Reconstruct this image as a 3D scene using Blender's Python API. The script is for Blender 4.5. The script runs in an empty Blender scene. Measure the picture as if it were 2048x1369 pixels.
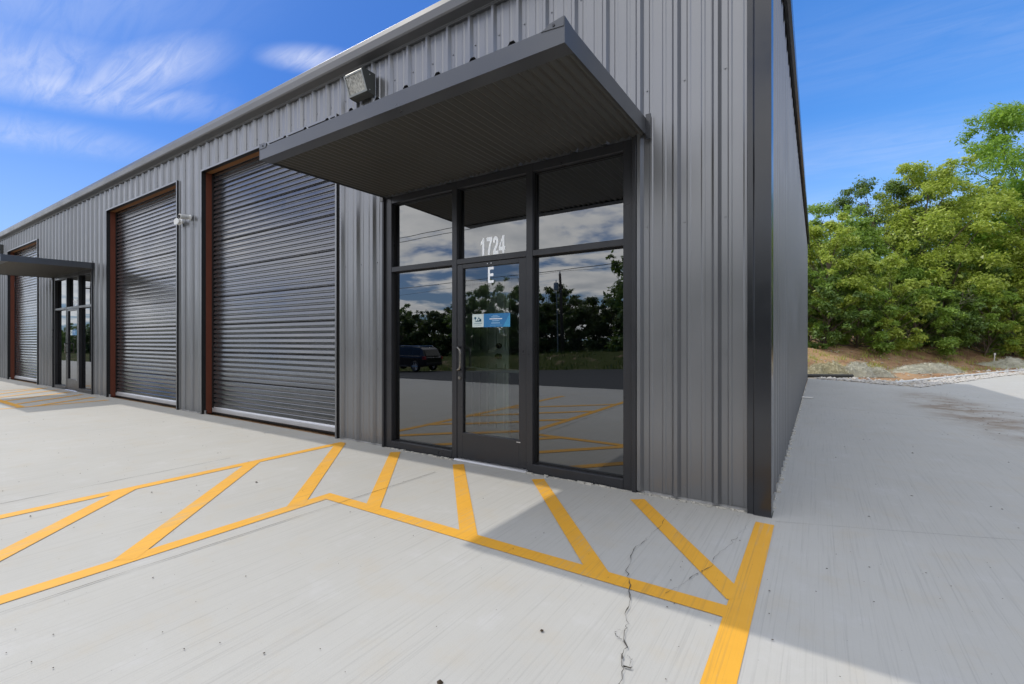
import bpy, math, random
import numpy as np
from mathutils import Vector, Matrix
R = math.radians
sc = bpy.context.scene
COL = sc.collection

# ------------------------------------------------------------------ camera
cd = bpy.data.cameras.new('camera'); cam = bpy.data.objects.new('camera', cd); COL.objects.link(cam)
cam.location = (0.309, -3.886, 1.27)
cam.rotation_euler = (R(90), 0, R(33.12))
cd.sensor_width = 36.0; cd.lens = 36.0 * 938.0 / 2048.0; cd.shift_y = -2.5 / 2048.0
cd.clip_start = 0.05; cd.clip_end = 3000
sc.camera = cam

# ------------------------------------------------------------------ sun, sky
SUN_DIR = Vector((-0.848, 0.033, 1.0)).normalized()          # towards the sun
SUN_EL = math.asin(SUN_DIR.z)
SUN_AZ = math.atan2(SUN_DIR.x, SUN_DIR.y)
sl = bpy.data.lights.new('sun', 'SUN'); sun = bpy.data.objects.new('sun', sl); COL.objects.link(sun)
sl.energy = 2.1; sl.angle = R(0.7); sl.color = (1.0, 0.95, 0.87)
sun.rotation_euler = (-SUN_DIR).to_track_quat('-Z', 'Y').to_euler()
sun.location = (-30, 5, 40)

W = bpy.data.worlds.new('World'); sc.world = W; W.use_nodes = True
nt = W.node_tree; nt.nodes.clear()
class NB:
    """small node-building helper"""
    def __init__(s, nt): s.nt = nt
    def n(s, t, **k):
        d = s.nt.nodes.new(t)
        for a, b in k.items(): setattr(d, a, b)
        return d
    def l(s, a, b): s.nt.links.new(a, b)
    def val(s, sock, v):
        if isinstance(v, (int, float)): sock.default_value = v
        elif isinstance(v, (tuple, list)): sock.default_value = v
        else: s.l(v, sock)
    def math(s, op, a, b=0.0, c=None, clamp=False):
        d = s.n('ShaderNodeMath', operation=op, use_clamp=clamp)
        s.val(d.inputs[0], a); s.val(d.inputs[1], b)
        if c is not None: s.val(d.inputs[2], c)
        return d.outputs[0]
    def rng(s, v, a, b, c=0.0, d_=1.0, smooth=True):
        d = s.n('ShaderNodeMapRange'); d.interpolation_type = 'SMOOTHSTEP' if smooth else 'LINEAR'
        s.val(d.inputs[0], v); s.val(d.inputs[1], a); s.val(d.inputs[2], b); s.val(d.inputs[3], c); s.val(d.inputs[4], d_)
        return d.outputs[0]
    def mix(s, f, a, b, blend='MIX'):
        d = s.n('ShaderNodeMix', data_type='RGBA', blend_type=blend)
        s.val(d.inputs[0], f); s.val(d.inputs[6], a); s.val(d.inputs[7], b)
        return d.outputs[2]
    def noise(s, vec, scale, detail=4, rough=0.55, dist=0.0):
        d = s.n('ShaderNodeTexNoise'); s.l(vec, d.inputs['Vector'])
        d.inputs['Scale'].default_value = scale; d.inputs['Detail'].default_value = detail
        d.inputs['Roughness'].default_value = rough; d.inputs['Distortion'].default_value = dist
        return d.outputs[0]
    def mapping(s, vec, loc=(0,0,0), rot=(0,0,0), scale=(1,1,1), kind='POINT'):
        d = s.n('ShaderNodeMapping', vector_type=kind); s.l(vec, d.inputs[0])
        d.inputs[1].default_value = loc; d.inputs[2].default_value = rot; d.inputs[3].default_value = scale
        return d.outputs[0]
b = NB(nt)
sky = b.n('ShaderNodeTexSky'); sky.sky_type = 'NISHITA'; sky.sun_disc = False
sky.sun_elevation = SUN_EL; sky.sun_rotation = SUN_AZ
sky.altitude = 100; sky.air_density = 1.0; sky.dust_density = 0.6; sky.ozone_density = 2.0
hs = b.n('ShaderNodeHueSaturation'); hs.inputs['Saturation'].default_value = 1.15; hs.inputs['Value'].default_value = 1.0
b.l(sky.outputs[0], hs.inputs['Color'])
tc = b.n('ShaderNodeTexCoord'); sep = b.n('ShaderNodeSeparateXYZ'); b.l(tc.outputs['Generated'], sep.inputs[0])
zz = b.math('ADD', b.math('MAXIMUM', sep.outputs[2], 0.0), 0.1)
u = b.math('DIVIDE', sep.outputs[0], zz); v = b.math('DIVIDE', sep.outputs[1], zz)
cmb = b.n('ShaderNodeCombineXYZ'); b.l(u, cmb.inputs[0]); b.l(v, cmb.inputs[1])
uv = cmb.outputs[0]
skycol = b.mix(1.0, hs.outputs[0], (0.31, 0.585, 1.03, 1), 'MULTIPLY')
east = b.rng(sep.outputs[0], -0.8, 0.3)
skycol = b.mix(1.0, skycol, b.mix(east, (0.95, 0.95, 0.95, 1), (2.5, 2.32, 1.82, 1)), 'MULTIPLY')
skycol = b.mix(b.rng(sep.outputs[2], 0.42, 0.0, 0.0, 0.55), skycol, (4.8, 6.2, 7.9, 1))
# fair-weather cumulus over the southern half of the sky
cn = b.noise(b.mapping(uv, loc=(3.1, 1.7, 0.0)), 1.05, 9, 0.56, 0.15)
south = b.rng(sep.outputs[1], 0.05, -0.35)
cum = b.math('MULTIPLY', b.rng(cn, 0.41, 0.53), south)
core = b.rng(b.noise(b.mapping(uv, loc=(3.02, 1.78, 0.0)), 1.05, 9, 0.56, 0.15), 0.46, 0.72)
cumcol = b.mix(core, (15.0, 14.7, 14.3, 1), (9.0, 9.3, 9.8, 1))
# thin cirrus wisps, each an elongated patch
streak = b.noise(b.mapping(uv, rot=(0, 0, R(25)), scale=(0.9, 4.2, 1)), 3.2, 9, 0.66, 1.1)
soft = b.noise(uv, 2.2, 3, 0.5)
cir = None
for (cx_, cy_, rot, rx, ry, amp) in [(-1.93, 0.50, 52, 0.34, 0.10, 0.62), (-1.72, 0.57, 12, 0.30, 0.075, 0.7), (-1.88, 0.36, 60, 0.38, 0.16, 0.42),
                                (-1.25, 0.835, 40, 0.12, 0.045, 0.7), (-2.42, 0.40, 62, 0.42, 0.12, 0.36), (-1.60, 0.28, 30, 0.5, 0.16, 0.22),
                                (0.25, 2.35, 8, 0.8, 0.22, 0.16), (0.5, 1.75, 14, 0.9, 0.20, 0.10), (-0.1, 3.2, 5, 1.2, 0.4, 0.2)]:
    m = b.mapping(uv, loc=(cx_, cy_, 0), rot=(0, 0, R(rot)), scale=(rx * 1.6, ry * 1.9, 1), kind='TEXTURE')
    ln = b.n('ShaderNodeVectorMath', operation='LENGTH'); b.l(m, ln.inputs[0])
    e = b.math('MULTIPLY', b.rng(ln.outputs['Value'], 1.0, 0.0), amp)
    cir = e if cir is None else b.math('MAXIMUM', cir, e)
tex = b.math('ADD', b.math('MULTIPLY', streak, 1.25), b.math('MULTIPLY', soft, 0.6))
cir = b.math('MULTIPLY', cir, b.rng(tex, 0.55, 1.25, 0.22, 1.1), clamp=True)
c1 = b.mix(cir, skycol, (6.6, 7.0, 8.4, 1))
# bright thin cloud overhead, out of view, added as fill light
zenith_fill = b.math('MULTIPLY', b.rng(sep.outputs[2], 0.64, 0.82), b.rng(b.noise(uv, 1.3, 4, 0.5), 0.2, 0.55, 0.5, 1.0))
c1 = b.mix(zenith_fill, c1, (10.2, 10.8, 11.8, 1))
c2 = b.mix(cum, c1, cumcol)
bg = b.n('ShaderNodeBackground'); b.l(c2, bg.inputs[0]); bg.inputs[1].default_value = 0.12
wo = b.n('ShaderNodeOutputWorld'); b.l(bg.outputs[0], wo.inputs[0])

sc.view_settings.view_transform = 'Standard'; sc.view_settings.look = 'None'
sc.view_settings.exposure = 0.06; sc.view_settings.gamma = 1.0
try:
    sc.cycles.max_bounces = 10; sc.cycles.transparent_max_bounces = 12; sc.cycles.sample_clamp_indirect = 8
    sc.cycles.caustics_reflective = False; sc.cycles.caustics_refractive = False
except Exception: pass

# ------------------------------------------------------------------ materials
def newmat(name):
    m = bpy.data.materials.new(name); m.use_nodes = True
    t = m.node_tree; t.nodes.clear(); q = NB(t)
    out = q.n('ShaderNodeOutputMaterial')
    return m, q, out
def principled(name, col, rough=0.5, metal=0.0, spec=0.5, var=0.08, vscale=3.0, bump=0.0, bscale=40.0, coat=0.0, stretch=(1,1,1)):
    m, q, out = newmat(name)
    p = q.n('ShaderNodeBsdfPrincipled'); q.l(p.outputs[0], out.inputs[0])
    g = q.n('ShaderNodeTexCoord').outputs['Object']
    nz = q.noise(q.mapping(g, scale=stretch), vscale, 5, 0.6)
    dark = tuple(c * (1 - var) for c in col) + (1,); lite = tuple(min(1, c * (1 + var)) for c in col) + (1,)
    q.l(q.mix(nz, dark, lite), p.inputs['Base Color'])
    q.l(q.rng(nz, 0.3, 0.7, max(0.02, rough - 0.05), rough + 0.05), p.inputs['Roughness'])
    p.inputs['Metallic'].default_value = metal; p.inputs['Specular IOR Level'].default_value = spec
    p.inputs['Coat Weight'].default_value = coat; p.inputs['Coat Roughness'].default_value = 0.15
    if bump:
        bn = q.n('ShaderNodeBump'); bn.inputs['Strength'].default_value = bump; bn.inputs['Distance'].default_value = 0.01
        q.l(q.noise(g, bscale, 4, 0.6), bn.inputs['Height']); q.l(bn.outputs[0], p.inputs['Normal'])
    return m
M = {}
M['panel'] = principled('charcoal_metal_panel', (0.250, 0.254, 0.266), 0.34, 0.75, 0.5, 0.025, 0.8)
M['trim'] = principled('dark_trim_metal', (0.026, 0.028, 0.034), 0.20, 0.3, 0.9, 0.08, 2.0)
M['eave'] = principled('eave_trim_metal', (0.16, 0.16, 0.165), 0.36, 0.4, 0.5, 0.06, 1.0)
M['canopy'] = principled('canopy_fascia_metal', (0.115, 0.12, 0.13), 0.32, 0.55, 0.5, 0.06, 1.5)
M['soffit'] = principled('soffit_metal', (0.085, 0.083, 0.075), 0.34, 0.3, 0.5, 0.1, 1.5)
M['curtain'] = principled('roll_door_steel', (0.175, 0.178, 0.188), 0.20, 0.82, 0.6, 0.03, 1.0)
M['primer'] = principled('red_oxide_primer', (0.15, 0.045, 0.026), 0.6, 0.0, 0.3, 0.15, 4.0, 0.05)
M['header'] = principled('bounce_lit_primer', (0.25, 0.115, 0.045), 0.55, 0.0, 0.3, 0.2, 4.0, 0.05, stretch=(0.1,1,1))  # jamb primer lightened towards orange: bounce from the sunlit slab put into the colour
M['galv'] = principled('galvanised_bar', (0.62, 0.62, 0.64), 0.38, 0.6, 0.5, 0.08, 5.0)
M['alu'] = principled('anodised_frame', (0.040, 0.041, 0.046), 0.32, 0.35, 0.5, 0.06, 4.0)
M['steel'] = principled('brushed_steel', (0.25, 0.235, 0.215), 0.3, 0.9, 0.5, 0.06, 10.0)
M['black'] = principled('black_rubber', (0.012, 0.012, 0.013), 0.5, 0.0, 0.4)
M['white'] = principled('white_vinyl', (0.95, 0.95, 0.94), 0.45, 0.0, 0.4, 0.03)
M['vinyl'] = principled('reflective_vinyl', (0.95, 0.95, 0.95), 0.42, 1.0, 0.5, 0.01)
M['plastic'] = principled('white_plastic', (0.72, 0.72, 0.70), 0.4, 0.0, 0.5, 0.04)
M['bronze'] = principled('bronze_housing', (0.075, 0.078, 0.072), 0.45, 0.2, 0.5, 0.1, 6.0)
M['reflector'] = principled('lamp_reflector', (0.75, 0.73, 0.68), 0.25, 0.5, 0.5, 0.1, 9.0)
M['drywall'] = principled('painted_drywall', (0.62, 0.66, 0.64), 0.7, 0.0, 0.3, 0.04)
M['inner_door'] = principled('white_inner_door', (0.75, 0.78, 0.76), 0.5, 0.0, 0.4, 0.03)
M['floor'] = principled('sealed_floor', (0.32, 0.33, 0.32), 0.4, 0.0, 0.4, 0.08)
M['caulk'] = principled('grout_caulk', (0.50, 0.48, 0.43), 0.9, 0.0, 0.2, 0.25, 20.0, 0.4, 60.0)
M['pvc'] = principled('white_pvc', (0.74, 0.73, 0.70), 0.45, 0.0, 0.4, 0.06)
M['corr_pipe'] = principled('black_pipe', (0.035, 0.035, 0.032), 0.5, 0.0, 0.4, 0.2)
M['bark'] = principled('bark', (0.12, 0.095, 0.07), 0.9, 0.0, 0.2, 0.3, 6.0, 0.5, 25.0, stretch=(1,1,0.2))
M['pole'] = principled('creosote_pole', (0.075, 0.058, 0.045), 0.85, 0.0, 0.2, 0.25, 5.0, stretch=(1,1,0.1))
M['grey_metal'] = principled('grey_painted_tank', (0.34, 0.36, 0.37), 0.45, 0.1, 0.4)
M['car_paint'] = principled('black_car_paint', (0.010, 0.011, 0.013), 0.12, 0.0, 0.5, 0.05, 1.0, coat=0.08)
M['car_glass'] = principled('car_window_glass', (0.012, 0.014, 0.014), 0.08, 0.0, 0.35, 0.05, 1.0)
M['chrome'] = principled('bright_trim', (0.6, 0.6, 0.6), 0.15, 1.0, 0.5, 0.03)
M['tail'] = principled('red_tail_lens', (0.35, 0.02, 0.02), 0.2, 0.0, 0.5)
M['sticker_white'] = principled('sticker_white', (0.66, 0.76, 0.75), 0.4, 0.0, 0.4, 0.02)
M['sticker_blue'] = principled('sticker_blue', (0.035, 0.20, 0.46), 0.35, 0.0, 0.4, 0.05)
M['sticker_lightblue'] = principled('sticker_light_blue', (0.06, 0.34, 0.62), 0.35, 0.0, 0.4, 0.03)
M['sticker_teal'] = principled('sticker_teal', (0.01, 0.10, 0.17), 0.4, 0.0, 0.4, 0.03)
M['sticker_grey'] = principled('sticker_grey', (0.32, 0.44, 0.48), 0.4, 0.0, 0.4, 0.03)
M['sticker_pale'] = principled('sticker_pale', (0.30, 0.52, 0.74), 0.4, 0.0, 0.4, 0.03)
M['debris'] = principled('dead_leaf', (0.055, 0.04, 0.026), 0.85, 0.0, 0.2, 0.5, 30.0)
M['stone'] = principled('white_gravel', (0.52, 0.50, 0.47), 0.85, 0.0, 0.2, 0.3, 8.0)
M['crack'] = principled('crack_dirt', (0.085, 0.078, 0.066), 0.95, 0.0, 0.1, 0.4, 20.0)
M['straw'] = principled('straw_netting', (0.50, 0.46, 0.31), 0.9, 0.0, 0.2, 0.25, 5.0, 0.6, 30.0)
M['straw_green'] = principled('green_netting', (0.46, 0.45, 0.37), 0.9, 0.0, 0.2, 0.25, 5.0, 0.6, 30.0)
M['deadwood'] = principled('dead_wood', (0.30, 0.27, 0.22), 0.85, 0.0, 0.2, 0.2)

def glassmat(name, tint, ior):
    m, q, out = newmat(name)
    fr = q.n('ShaderNodeFresnel'); fr.inputs['IOR'].default_value = ior
    tr = q.n('ShaderNodeBsdfTransparent'); tr.inputs[0].default_value = tint + (1,)
    gl = q.n('ShaderNodeBsdfGlossy'); gl.inputs['Roughness'].default_value = 0.0; gl.inputs[0].default_value = (0.93, 0.96, 1.0, 1)
    g = q.n('ShaderNodeTexCoord').outputs['Object']
    bn = q.n('ShaderNodeBump'); bn.inputs['Strength'].default_value = 0.012; bn.inputs['Distance'].default_value = 0.05
    q.l(q.noise(g, 1.3, 2, 0.5), bn.inputs['Height']); q.l(bn.outputs[0], gl.inputs['Normal'])
    mx = q.n('ShaderNodeMixShader'); q.l(fr.outputs[0], mx.inputs[0]); q.l(tr.outputs[0], mx.inputs[1]); q.l(gl.outputs[0], mx.inputs[2])
    q.l(mx.outputs[0], out.inputs[0])
    return m
M['glass'] = glassmat('tinted_glass', (0.10, 0.12, 0.115), 2.55)
M['door_glass'] = glassmat('clear_door_glass', (0.78, 0.88, 0.82), 2.3)
m, q, out = newmat('prismatic_lens'); M['lens'] = m
tr = q.n('ShaderNodeBsdfTransparent'); tr.inputs[0].default_value = (0.92, 0.92, 0.9, 1)
df = q.n('ShaderNodeBsdfPrincipled'); df.inputs['Base Color'].default_value = (0.78, 0.77, 0.72, 1); df.inputs['Roughness'].default_value = 0.25
g = q.n('ShaderNodeTexCoord').outputs['Object']
wv = q.noise(q.mapping(g, scale=(1, 1, 0.02)), 60, 2, 0.5)
mx = q.n('ShaderNodeMixShader'); q.l(q.rng(wv, 0.35, 0.65, 0.35, 0.7), mx.inputs[0]); q.l(tr.outputs[0], mx.inputs[1]); q.l(df.outputs[0], mx.inputs[2]); q.l(mx.outputs[0], out.inputs[0])

# concrete with broom lines running away from the building
m, q, out = newmat('broomed_concrete'); M['concrete'] = m
p = q.n('ShaderNodeBsdfPrincipled'); q.l(p.outputs[0], out.inputs[0]); p.inputs['Specular IOR Level'].default_value = 0.25
g = q.n('ShaderNodeTexCoord').outputs['Object']
big = q.noise(g, 0.45, 5, 0.6); mid = q.noise(g, 3.0, 5, 0.65); fine = q.noise(g, 140.0, 3, 0.7)
broom = q.noise(q.mapping(g, scale=(1, 0.012, 1)), 75.0, 3, 0.75)
broom2 = q.noise(q.mapping(g, scale=(1, 0.03, 1)), 17.0, 4, 0.7)
c = q.mix(big, (0.395, 0.385, 0.357, 1), (0.505, 0.495, 0.462, 1))
c = q.mix(q.rng(mid, 0.50, 0.72, 0.0, 0.45), c, (0.45, 0.41, 0.34, 1))
c = q.mix(q.rng(mid, 0.46, 0.28, 0.0, 0.22), c, (0.56, 0.56, 0.57, 1))
c = q.mix(q.rng(broom, 0.50, 0.30, 0.0, 0.30), c, (0.27, 0.26, 0.245, 1))
c = q.mix(q.rng(broom2, 0.40, 0.22, 0.0, 0.11), c, (0.30, 0.29, 0.27, 1))
c = q.mix(q.rng(fine, 0.55, 0.75, 0.0, 0.2), c, (0.25, 0.24, 0.22, 1))
sp = q.n('ShaderNodeSeparateXYZ'); q.l(g, sp.inputs[0])
# mud washed on to the slab from the bank (X 2.4, Y 4..11)
m1 = q.mapping(g, loc=(2.55, 7.6, 0), rot=(0, 0, R(4)), scale=(0.95, 5.2, 1), kind='TEXTURE')
ln = q.n('ShaderNodeVectorMath', operation='LENGTH'); q.l(m1, ln.inputs[0])
mud = q.math('MULTIPLY', q.rng(ln.outputs['Value'], 1.0, 0.2), q.rng(q.noise(g, 1.6, 6, 0.7), 0.34, 0.66))
c = q.mix(q.math('MULTIPLY', mud, 0.95), c, (0.23, 0.17, 0.115, 1))
m2 = q.mapping(g, loc=(3.9, 5.0, 0), rot=(0, 0, R(-20)), scale=(1.6, 3.4, 1), kind='TEXTURE')
ln2 = q.n('ShaderNodeVectorMath', operation='LENGTH'); q.l(m2, ln2.inputs[0])
mud2 = q.math('MULTIPLY', q.rng(ln2.outputs['Value'], 1.0, 0.1), q.rng(q.noise(g, 0.9, 6, 0.7), 0.45, 0.65))
c = q.mix(q.math('MULTIPLY', mud2, 0.5), c, (0.30, 0.23, 0.16, 1))
q.l(c, p.inputs['Base Color']); p.inputs['Roughness'].default_value = 0.85
bn = q.n('ShaderNodeBump'); bn.inputs['Strength'].default_value = 0.35; bn.inputs['Distance'].default_value = 0.004
q.l(q.math('ADD', q.math('MULTIPLY', broom, 1.0), q.math('MULTIPLY', fine, 0.4)), bn.inputs['Height']); q.l(bn.outputs[0], p.inputs['Normal'])

# yellow traffic paint over the broomed surface
m, q, out = newmat('yellow_paint'); M['yellow'] = m
p = q.n('ShaderNodeBsdfPrincipled'); q.l(p.outputs[0], out.inputs[0]); p.inputs['Roughness'].default_value = 0.6; p.inputs['Specular IOR Level'].default_value = 0.3
g = q.n('ShaderNodeTexCoord').outputs['Object']
br = q.noise(q.mapping(g, scale=(1, 0.012, 1)), 75.0, 3, 0.75); nz = q.noise(g, 5.0, 4, 0.6)
c = q.mix(nz, (0.70, 0.345, 0.035, 1), (0.80, 0.42, 0.05, 1))
c = q.mix(q.rng(br, 0.50, 0.30, 0.0, 0.5), c, (0.46, 0.26, 0.07, 1))
c = q.mix(q.math('MULTIPLY', q.rng(br, 0.55, 0.40), q.rng(q.noise(g, 1.4, 5, 0.65), 0.48, 0.68, 0.0, 0.55)), c, (0.46, 0.40, 0.28, 1))
c = q.mix(q.rng(q.noise(g, 60, 3, 0.7), 0.64, 0.78, 0, 0.4), c, (0.5, 0.42, 0.25, 1))
q.l(c, p.inputs['Base Color'])
bn = q.n('ShaderNodeBump'); bn.inputs['Strength'].default_value = 0.3; bn.inputs['Distance'].default_value = 0.004
q.l(br, bn.inputs['Height']); q.l(bn.outputs[0], p.inputs['Normal'])

M['asphalt'] = principled('asphalt', (0.045, 0.046, 0.05), 0.85, 0.0, 0.3, 0.2, 1.5, 0.3, 90.0)
# earth: orange clay behind, grass verge beyond the street
m, q, out = newmat('clay_and_grass'); M['earth'] = m
p = q.n('ShaderNodeBsdfPrincipled'); q.l(p.outputs[0], out.inputs[0]); p.inputs['Roughness'].default_value = 0.95; p.inputs['Specular IOR Level'].default_value = 0.1
g = q.n('ShaderNodeTexCoord').outputs['Object']; sp = q.n('ShaderNodeSeparateXYZ'); q.l(g, sp.inputs[0])
n1 = q.noise(g, 0.8, 7, 0.68); n2 = q.noise(g, 5.0, 6, 0.7)
clay = q.mix(q.rng(n1, 0.35, 0.65), (0.22, 0.125, 0.070, 1), (0.42, 0.27, 0.155, 1))
clay = q.mix(q.rng(n2, 0.55, 0.75, 0, 0.6), clay, (0.16, 0.09, 0.05, 1))
clay = q.mix(q.rng(q.noise(g, 1.7, 5, 0.7), 0.56, 0.66, 0, 0.65), clay, (0.24, 0.23, 0.09, 1))
grass = q.mix(n2, (0.035, 0.05, 0.014, 1), (0.08, 0.09, 0.028, 1))
grass = q.mix(q.rng(n1, 0.52, 0.66), grass, (0.20, 0.15, 0.095, 1))
q.l(q.mix(q.rng(sp.outputs[1], -3.0, -8.0), clay, grass), p.inputs['Base Color'])
bn = q.n('ShaderNodeBump'); bn.inputs['Strength'].default_value = 0.8; bn.inputs['Distance'].default_value = 0.08
q.l(n2, bn.inputs['Height']); q.l(bn.outputs[0], p.inputs['Normal'])
M['gravel'] = principled('pale_gravel', (0.42, 0.37, 0.30), 0.95, 0.0, 0.1, 0.45, 14.0, 0.8, 45.0)

def leafmat(name, a, bcol, trans):
    m, q, out = newmat(name)
    geo = q.n('ShaderNodeNewGeometry'); oi = q.n('ShaderNodeObjectInfo')
    r = q.math('ADD', q.math('MULTIPLY', geo.outputs['Random Per Island'], 0.8), q.math('MULTIPLY', oi.outputs['Random'], 0.2))
    c = q.mix(r, a + (1,), bcol + (1,))
    p = q.n('ShaderNodeBsdfPrincipled'); q.l(c, p.inputs['Base Color']); p.inputs['Roughness'].default_value = 0.38; p.inputs['Specular IOR Level'].default_value = 0.5
    t = q.n('ShaderNodeBsdfTranslucent'); q.l(q.mix(0.4, c, (0.30, 0.38, 0.05, 1)), t.inputs[0])
    mx = q.n('ShaderNodeMixShader'); mx.inputs[0].default_value = trans
    q.l(p.outputs[0], mx.inputs[1]); q.l(t.outputs[0], mx.inputs[2]); q.l(mx.outputs[0], out.inputs[0])
    return m
M['leaf_mid'] = leafmat('mid_green_leaves', (0.155, 0.28, 0.042), (0.35, 0.50, 0.085), 0.46)
M['leaf_yellow'] = leafmat('yellow_green_leaves', (0.29, 0.39, 0.05), (0.58, 0.66, 0.12), 0.48)
M['leaf_dark'] = leafmat('dark_green_leaves', (0.065, 0.125, 0.028), (0.18, 0.29, 0.055), 0.38)
M['leaf_deep'] = leafmat('deep_green_leaves', (0.035, 0.065, 0.016), (0.08, 0.13, 0.028), 0.3)
M['leaf_bright'] = leafmat('bright_green_leaves', (0.17, 0.33, 0.034), (0.34, 0.53, 0.065), 0.46)

# ------------------------------------------------------------------ mesh helpers
class MB:
    def __init__(s): s.v = []; s.f = []; s.mi = []; s.k = 0
    def add(s, vs, fs):
        o = len(s.v); s.v += [tuple(x) for x in vs]
        for f in fs: s.f.append(tuple(i + o for i in f)); s.mi.append(s.k)
    def box(s, x0, x1, y0, y1, z0, z1):
        s.add([(x0,y0,z0),(x1,y0,z0),(x1,y1,z0),(x0,y1,z0),(x0,y0,z1),(x1,y0,z1),(x1,y1,z1),(x0,y1,z1)],
              [(0,3,2,1),(4,5,6,7),(0,1,5,4),(1,2,6,5),(2,3,7,6),(3,0,4,7)])
    def prism(s, poly, ax, a0, a1):
        """extrude a 2-D polygon along axis ax ('x': poly=(y,z); 'y': poly=(x,z); 'z': poly=(x,y))"""
        def P(p, a): return {'x': (a, p[0], p[1]), 'y': (p[0], a, p[1]), 'z': (p[0], p[1], a)}[ax]
        n = len(poly)
        s.add([P(p, a0) for p in poly] + [P(p, a1) for p in poly],
              [tuple(range(n)), tuple(range(2*n-1, n-1, -1))] + [(i, (i+1) % n, n + (i+1) % n, n + i) for i in range(n)])
    def tube(s, pts, rad, n=8, cap=True):
        pts = [Vector(p) for p in pts]; rad = rad if isinstance(rad, (list, tuple)) else [rad]*len(pts)
        vs = []; up = Vector((0.123, 0.31, 0.94))
        for i, p in enumerate(pts):
            d = (pts[min(i+1, len(pts)-1)] - pts[max(i-1, 0)]).normalized()
            a = d.cross(up)
            if a.length < 1e-3: a = d.cross(Vector((1, 0, 0)))
            a.normalize(); c = d.cross(a)
            for k in range(n):
                t = 2*math.pi*k/n; vs.append(p + (a*math.cos(t) + c*math.sin(t))*rad[i])
        fs = [(i*n+k, i*n+(k+1) % n, (i+1)*n+(k+1) % n, (i+1)*n+k) for i in range(len(pts)-1) for k in range(n)]
        if cap: fs += [tuple(range(n-1, -1, -1)), tuple((len(pts)-1)*n+k for k in range(n))]
        s.add(vs, fs)
    def quad(s, a, b_, c, d): s.add([a, b_, c, d], [(0, 1, 2, 3)])
    def build(s, name, mat, parent=None, bevel=0.0, smooth=False, loc=None):
        me = bpy.data.meshes.new(name); me.from_pydata(s.v, [], s.f)
        mats = mat if isinstance(mat, (list, tuple)) else [mat]
        for x in mats: me.materials.append(x)
        if len(mats) > 1: me.polygons.foreach_set('material_index', s.mi)
        me.validate(); me.update()
        if smooth: me.polygons.foreach_set('use_smooth', [True]*len(me.polygons))
        o = bpy.data.objects.new(name, me); COL.objects.link(o)
        if parent is not None: o.parent = parent
        if loc: o.location = loc
        if bevel:
            bv = o.modifiers.new('bevel', 'BEVEL'); bv.width = bevel; bv.segments = 2; bv.limit_method = 'ANGLE'; bv.angle_limit = R(40)
        return o
def npmesh(name, V, F, mat, parent=None, smooth=False):
    me = bpy.data.meshes.new(name); V = np.asarray(V, np.float32); F = np.asarray(F, np.int32); n = F.shape[1]
    me.vertices.add(len(V)); me.vertices.foreach_set('co', V.ravel())
    me.loops.add(F.size); me.loops.foreach_set('vertex_index', F.ravel())
    me.polygons.add(len(F)); me.polygons.foreach_set('loop_start', np.arange(0, F.size, n, dtype=np.int32))
    me.update(calc_edges=True); me.materials.append(mat)
    if smooth: me.polygons.foreach_set('use_smooth', [True]*len(F))
    o = bpy.data.objects.new(name, me); COL.objects.link(o)
    if parent is not None: o.parent = parent
    return o
def tag(o, label, cat, group=None):
    o['label'] = label; o['category'] = cat
    if group: o['group'] = group
    return o
def struct(o, kind='structure', label=None):
    o['kind'] = kind
    if label: o['label'] = label
    return o
def empty(name, loc=(0, 0, 0), rz=0.0):
    o = bpy.data.objects.new(name, None); COL.objects.link(o); o.location = loc; o.rotation_euler = (0, 0, rz); o.empty_display_size = 0.2
    return o
def copy_tree(o, parent=None):
    c = o.copy(); COL.objects.link(c)
    if parent is not None: c.parent = parent
    for ch in list(o.children): copy_tree(ch, c)
    return c

# ------------------------------------------------------------------ terrain
CX, CY = 0.309, -3.886; FWX, FWY = -0.5464, 0.8375; RTX, RTY = 0.8375, 0.5464
def sm(t): t = np.clip(t, 0, 1); return t*t*(3-2*t)
def hgt(X, Y):
    X = np.asarray(X, float); Y = np.asarray(Y, float)
    s = FWX*(X-CX) + FWY*(Y-CY)
    lat = RTX*(X-CX) + RTY*(Y-CY); s0 = 16.6 + 0.36*np.clip(lat-10.2, -2, 14)
    north = (1.05*sm((s-s0)/4.6) + 0.02*np.clip(s-22, 0, 200)) * sm((Y-15.3)/1.2)
    south = 0.042*np.clip(X, -60, 0)*sm((-Y-4.5)/13.0) + 0.95*sm((-Y-23.2)/6.0)
    return north + south
def h1(x, y): return float(hgt(x, y))
def axis(segs):
    a = []
    for x0, x1, st in segs: a += list(np.arange(x0, x1, st))
    return np.array(a + [segs[-1][1]])
def sheet(name, xs, ys, mat, dz, mask=None, rough=0.0, seed=1):
    X, Y = np.meshgrid(xs, ys, indexing='ij'); Z = hgt(X, Y) + dz
    if rough:
        rs = np.random.RandomState(seed); s = FWX*(X-CX)+FWY*(Y-CY)
        w = sm((s-16.5)/1.5)*sm((Y-15.3)/1.0) + sm((-Y-23.5)/2)
        Z = Z + w*rough*(rs.rand(*X.shape)-0.4)
    nx, ny = X.shape; V = np.stack([X, Y, Z], -1).reshape(-1, 3)
    i, j = np.meshgrid(np.arange(nx-1), np.arange(ny-1), indexing='ij')
    F = np.stack([i*ny+j, (i+1)*ny+j, (i+1)*ny+j+1, i*ny+j+1], -1).reshape(-1, 4)
    return npmesh(name, V, F, mat, smooth=True)
xs = axis([(-1500,-200,130),(-200,-60,20),(-60,-14,4),(-14,-1,1.0),(-1,13,0.22),(13,40,3),(40,200,20),(200,1500,130)])
ys = axis([(-1500,-200,130),(-200,-60,20),(-60,-36,4),(-36,-20,0.7),(-20,14,2),(14,34,0.25),(34,60,3),(60,200,20),(200,1500,130)])
struct(sheet('ground', xs, ys, M['earth'], -0.03, rough=0.16))
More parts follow.
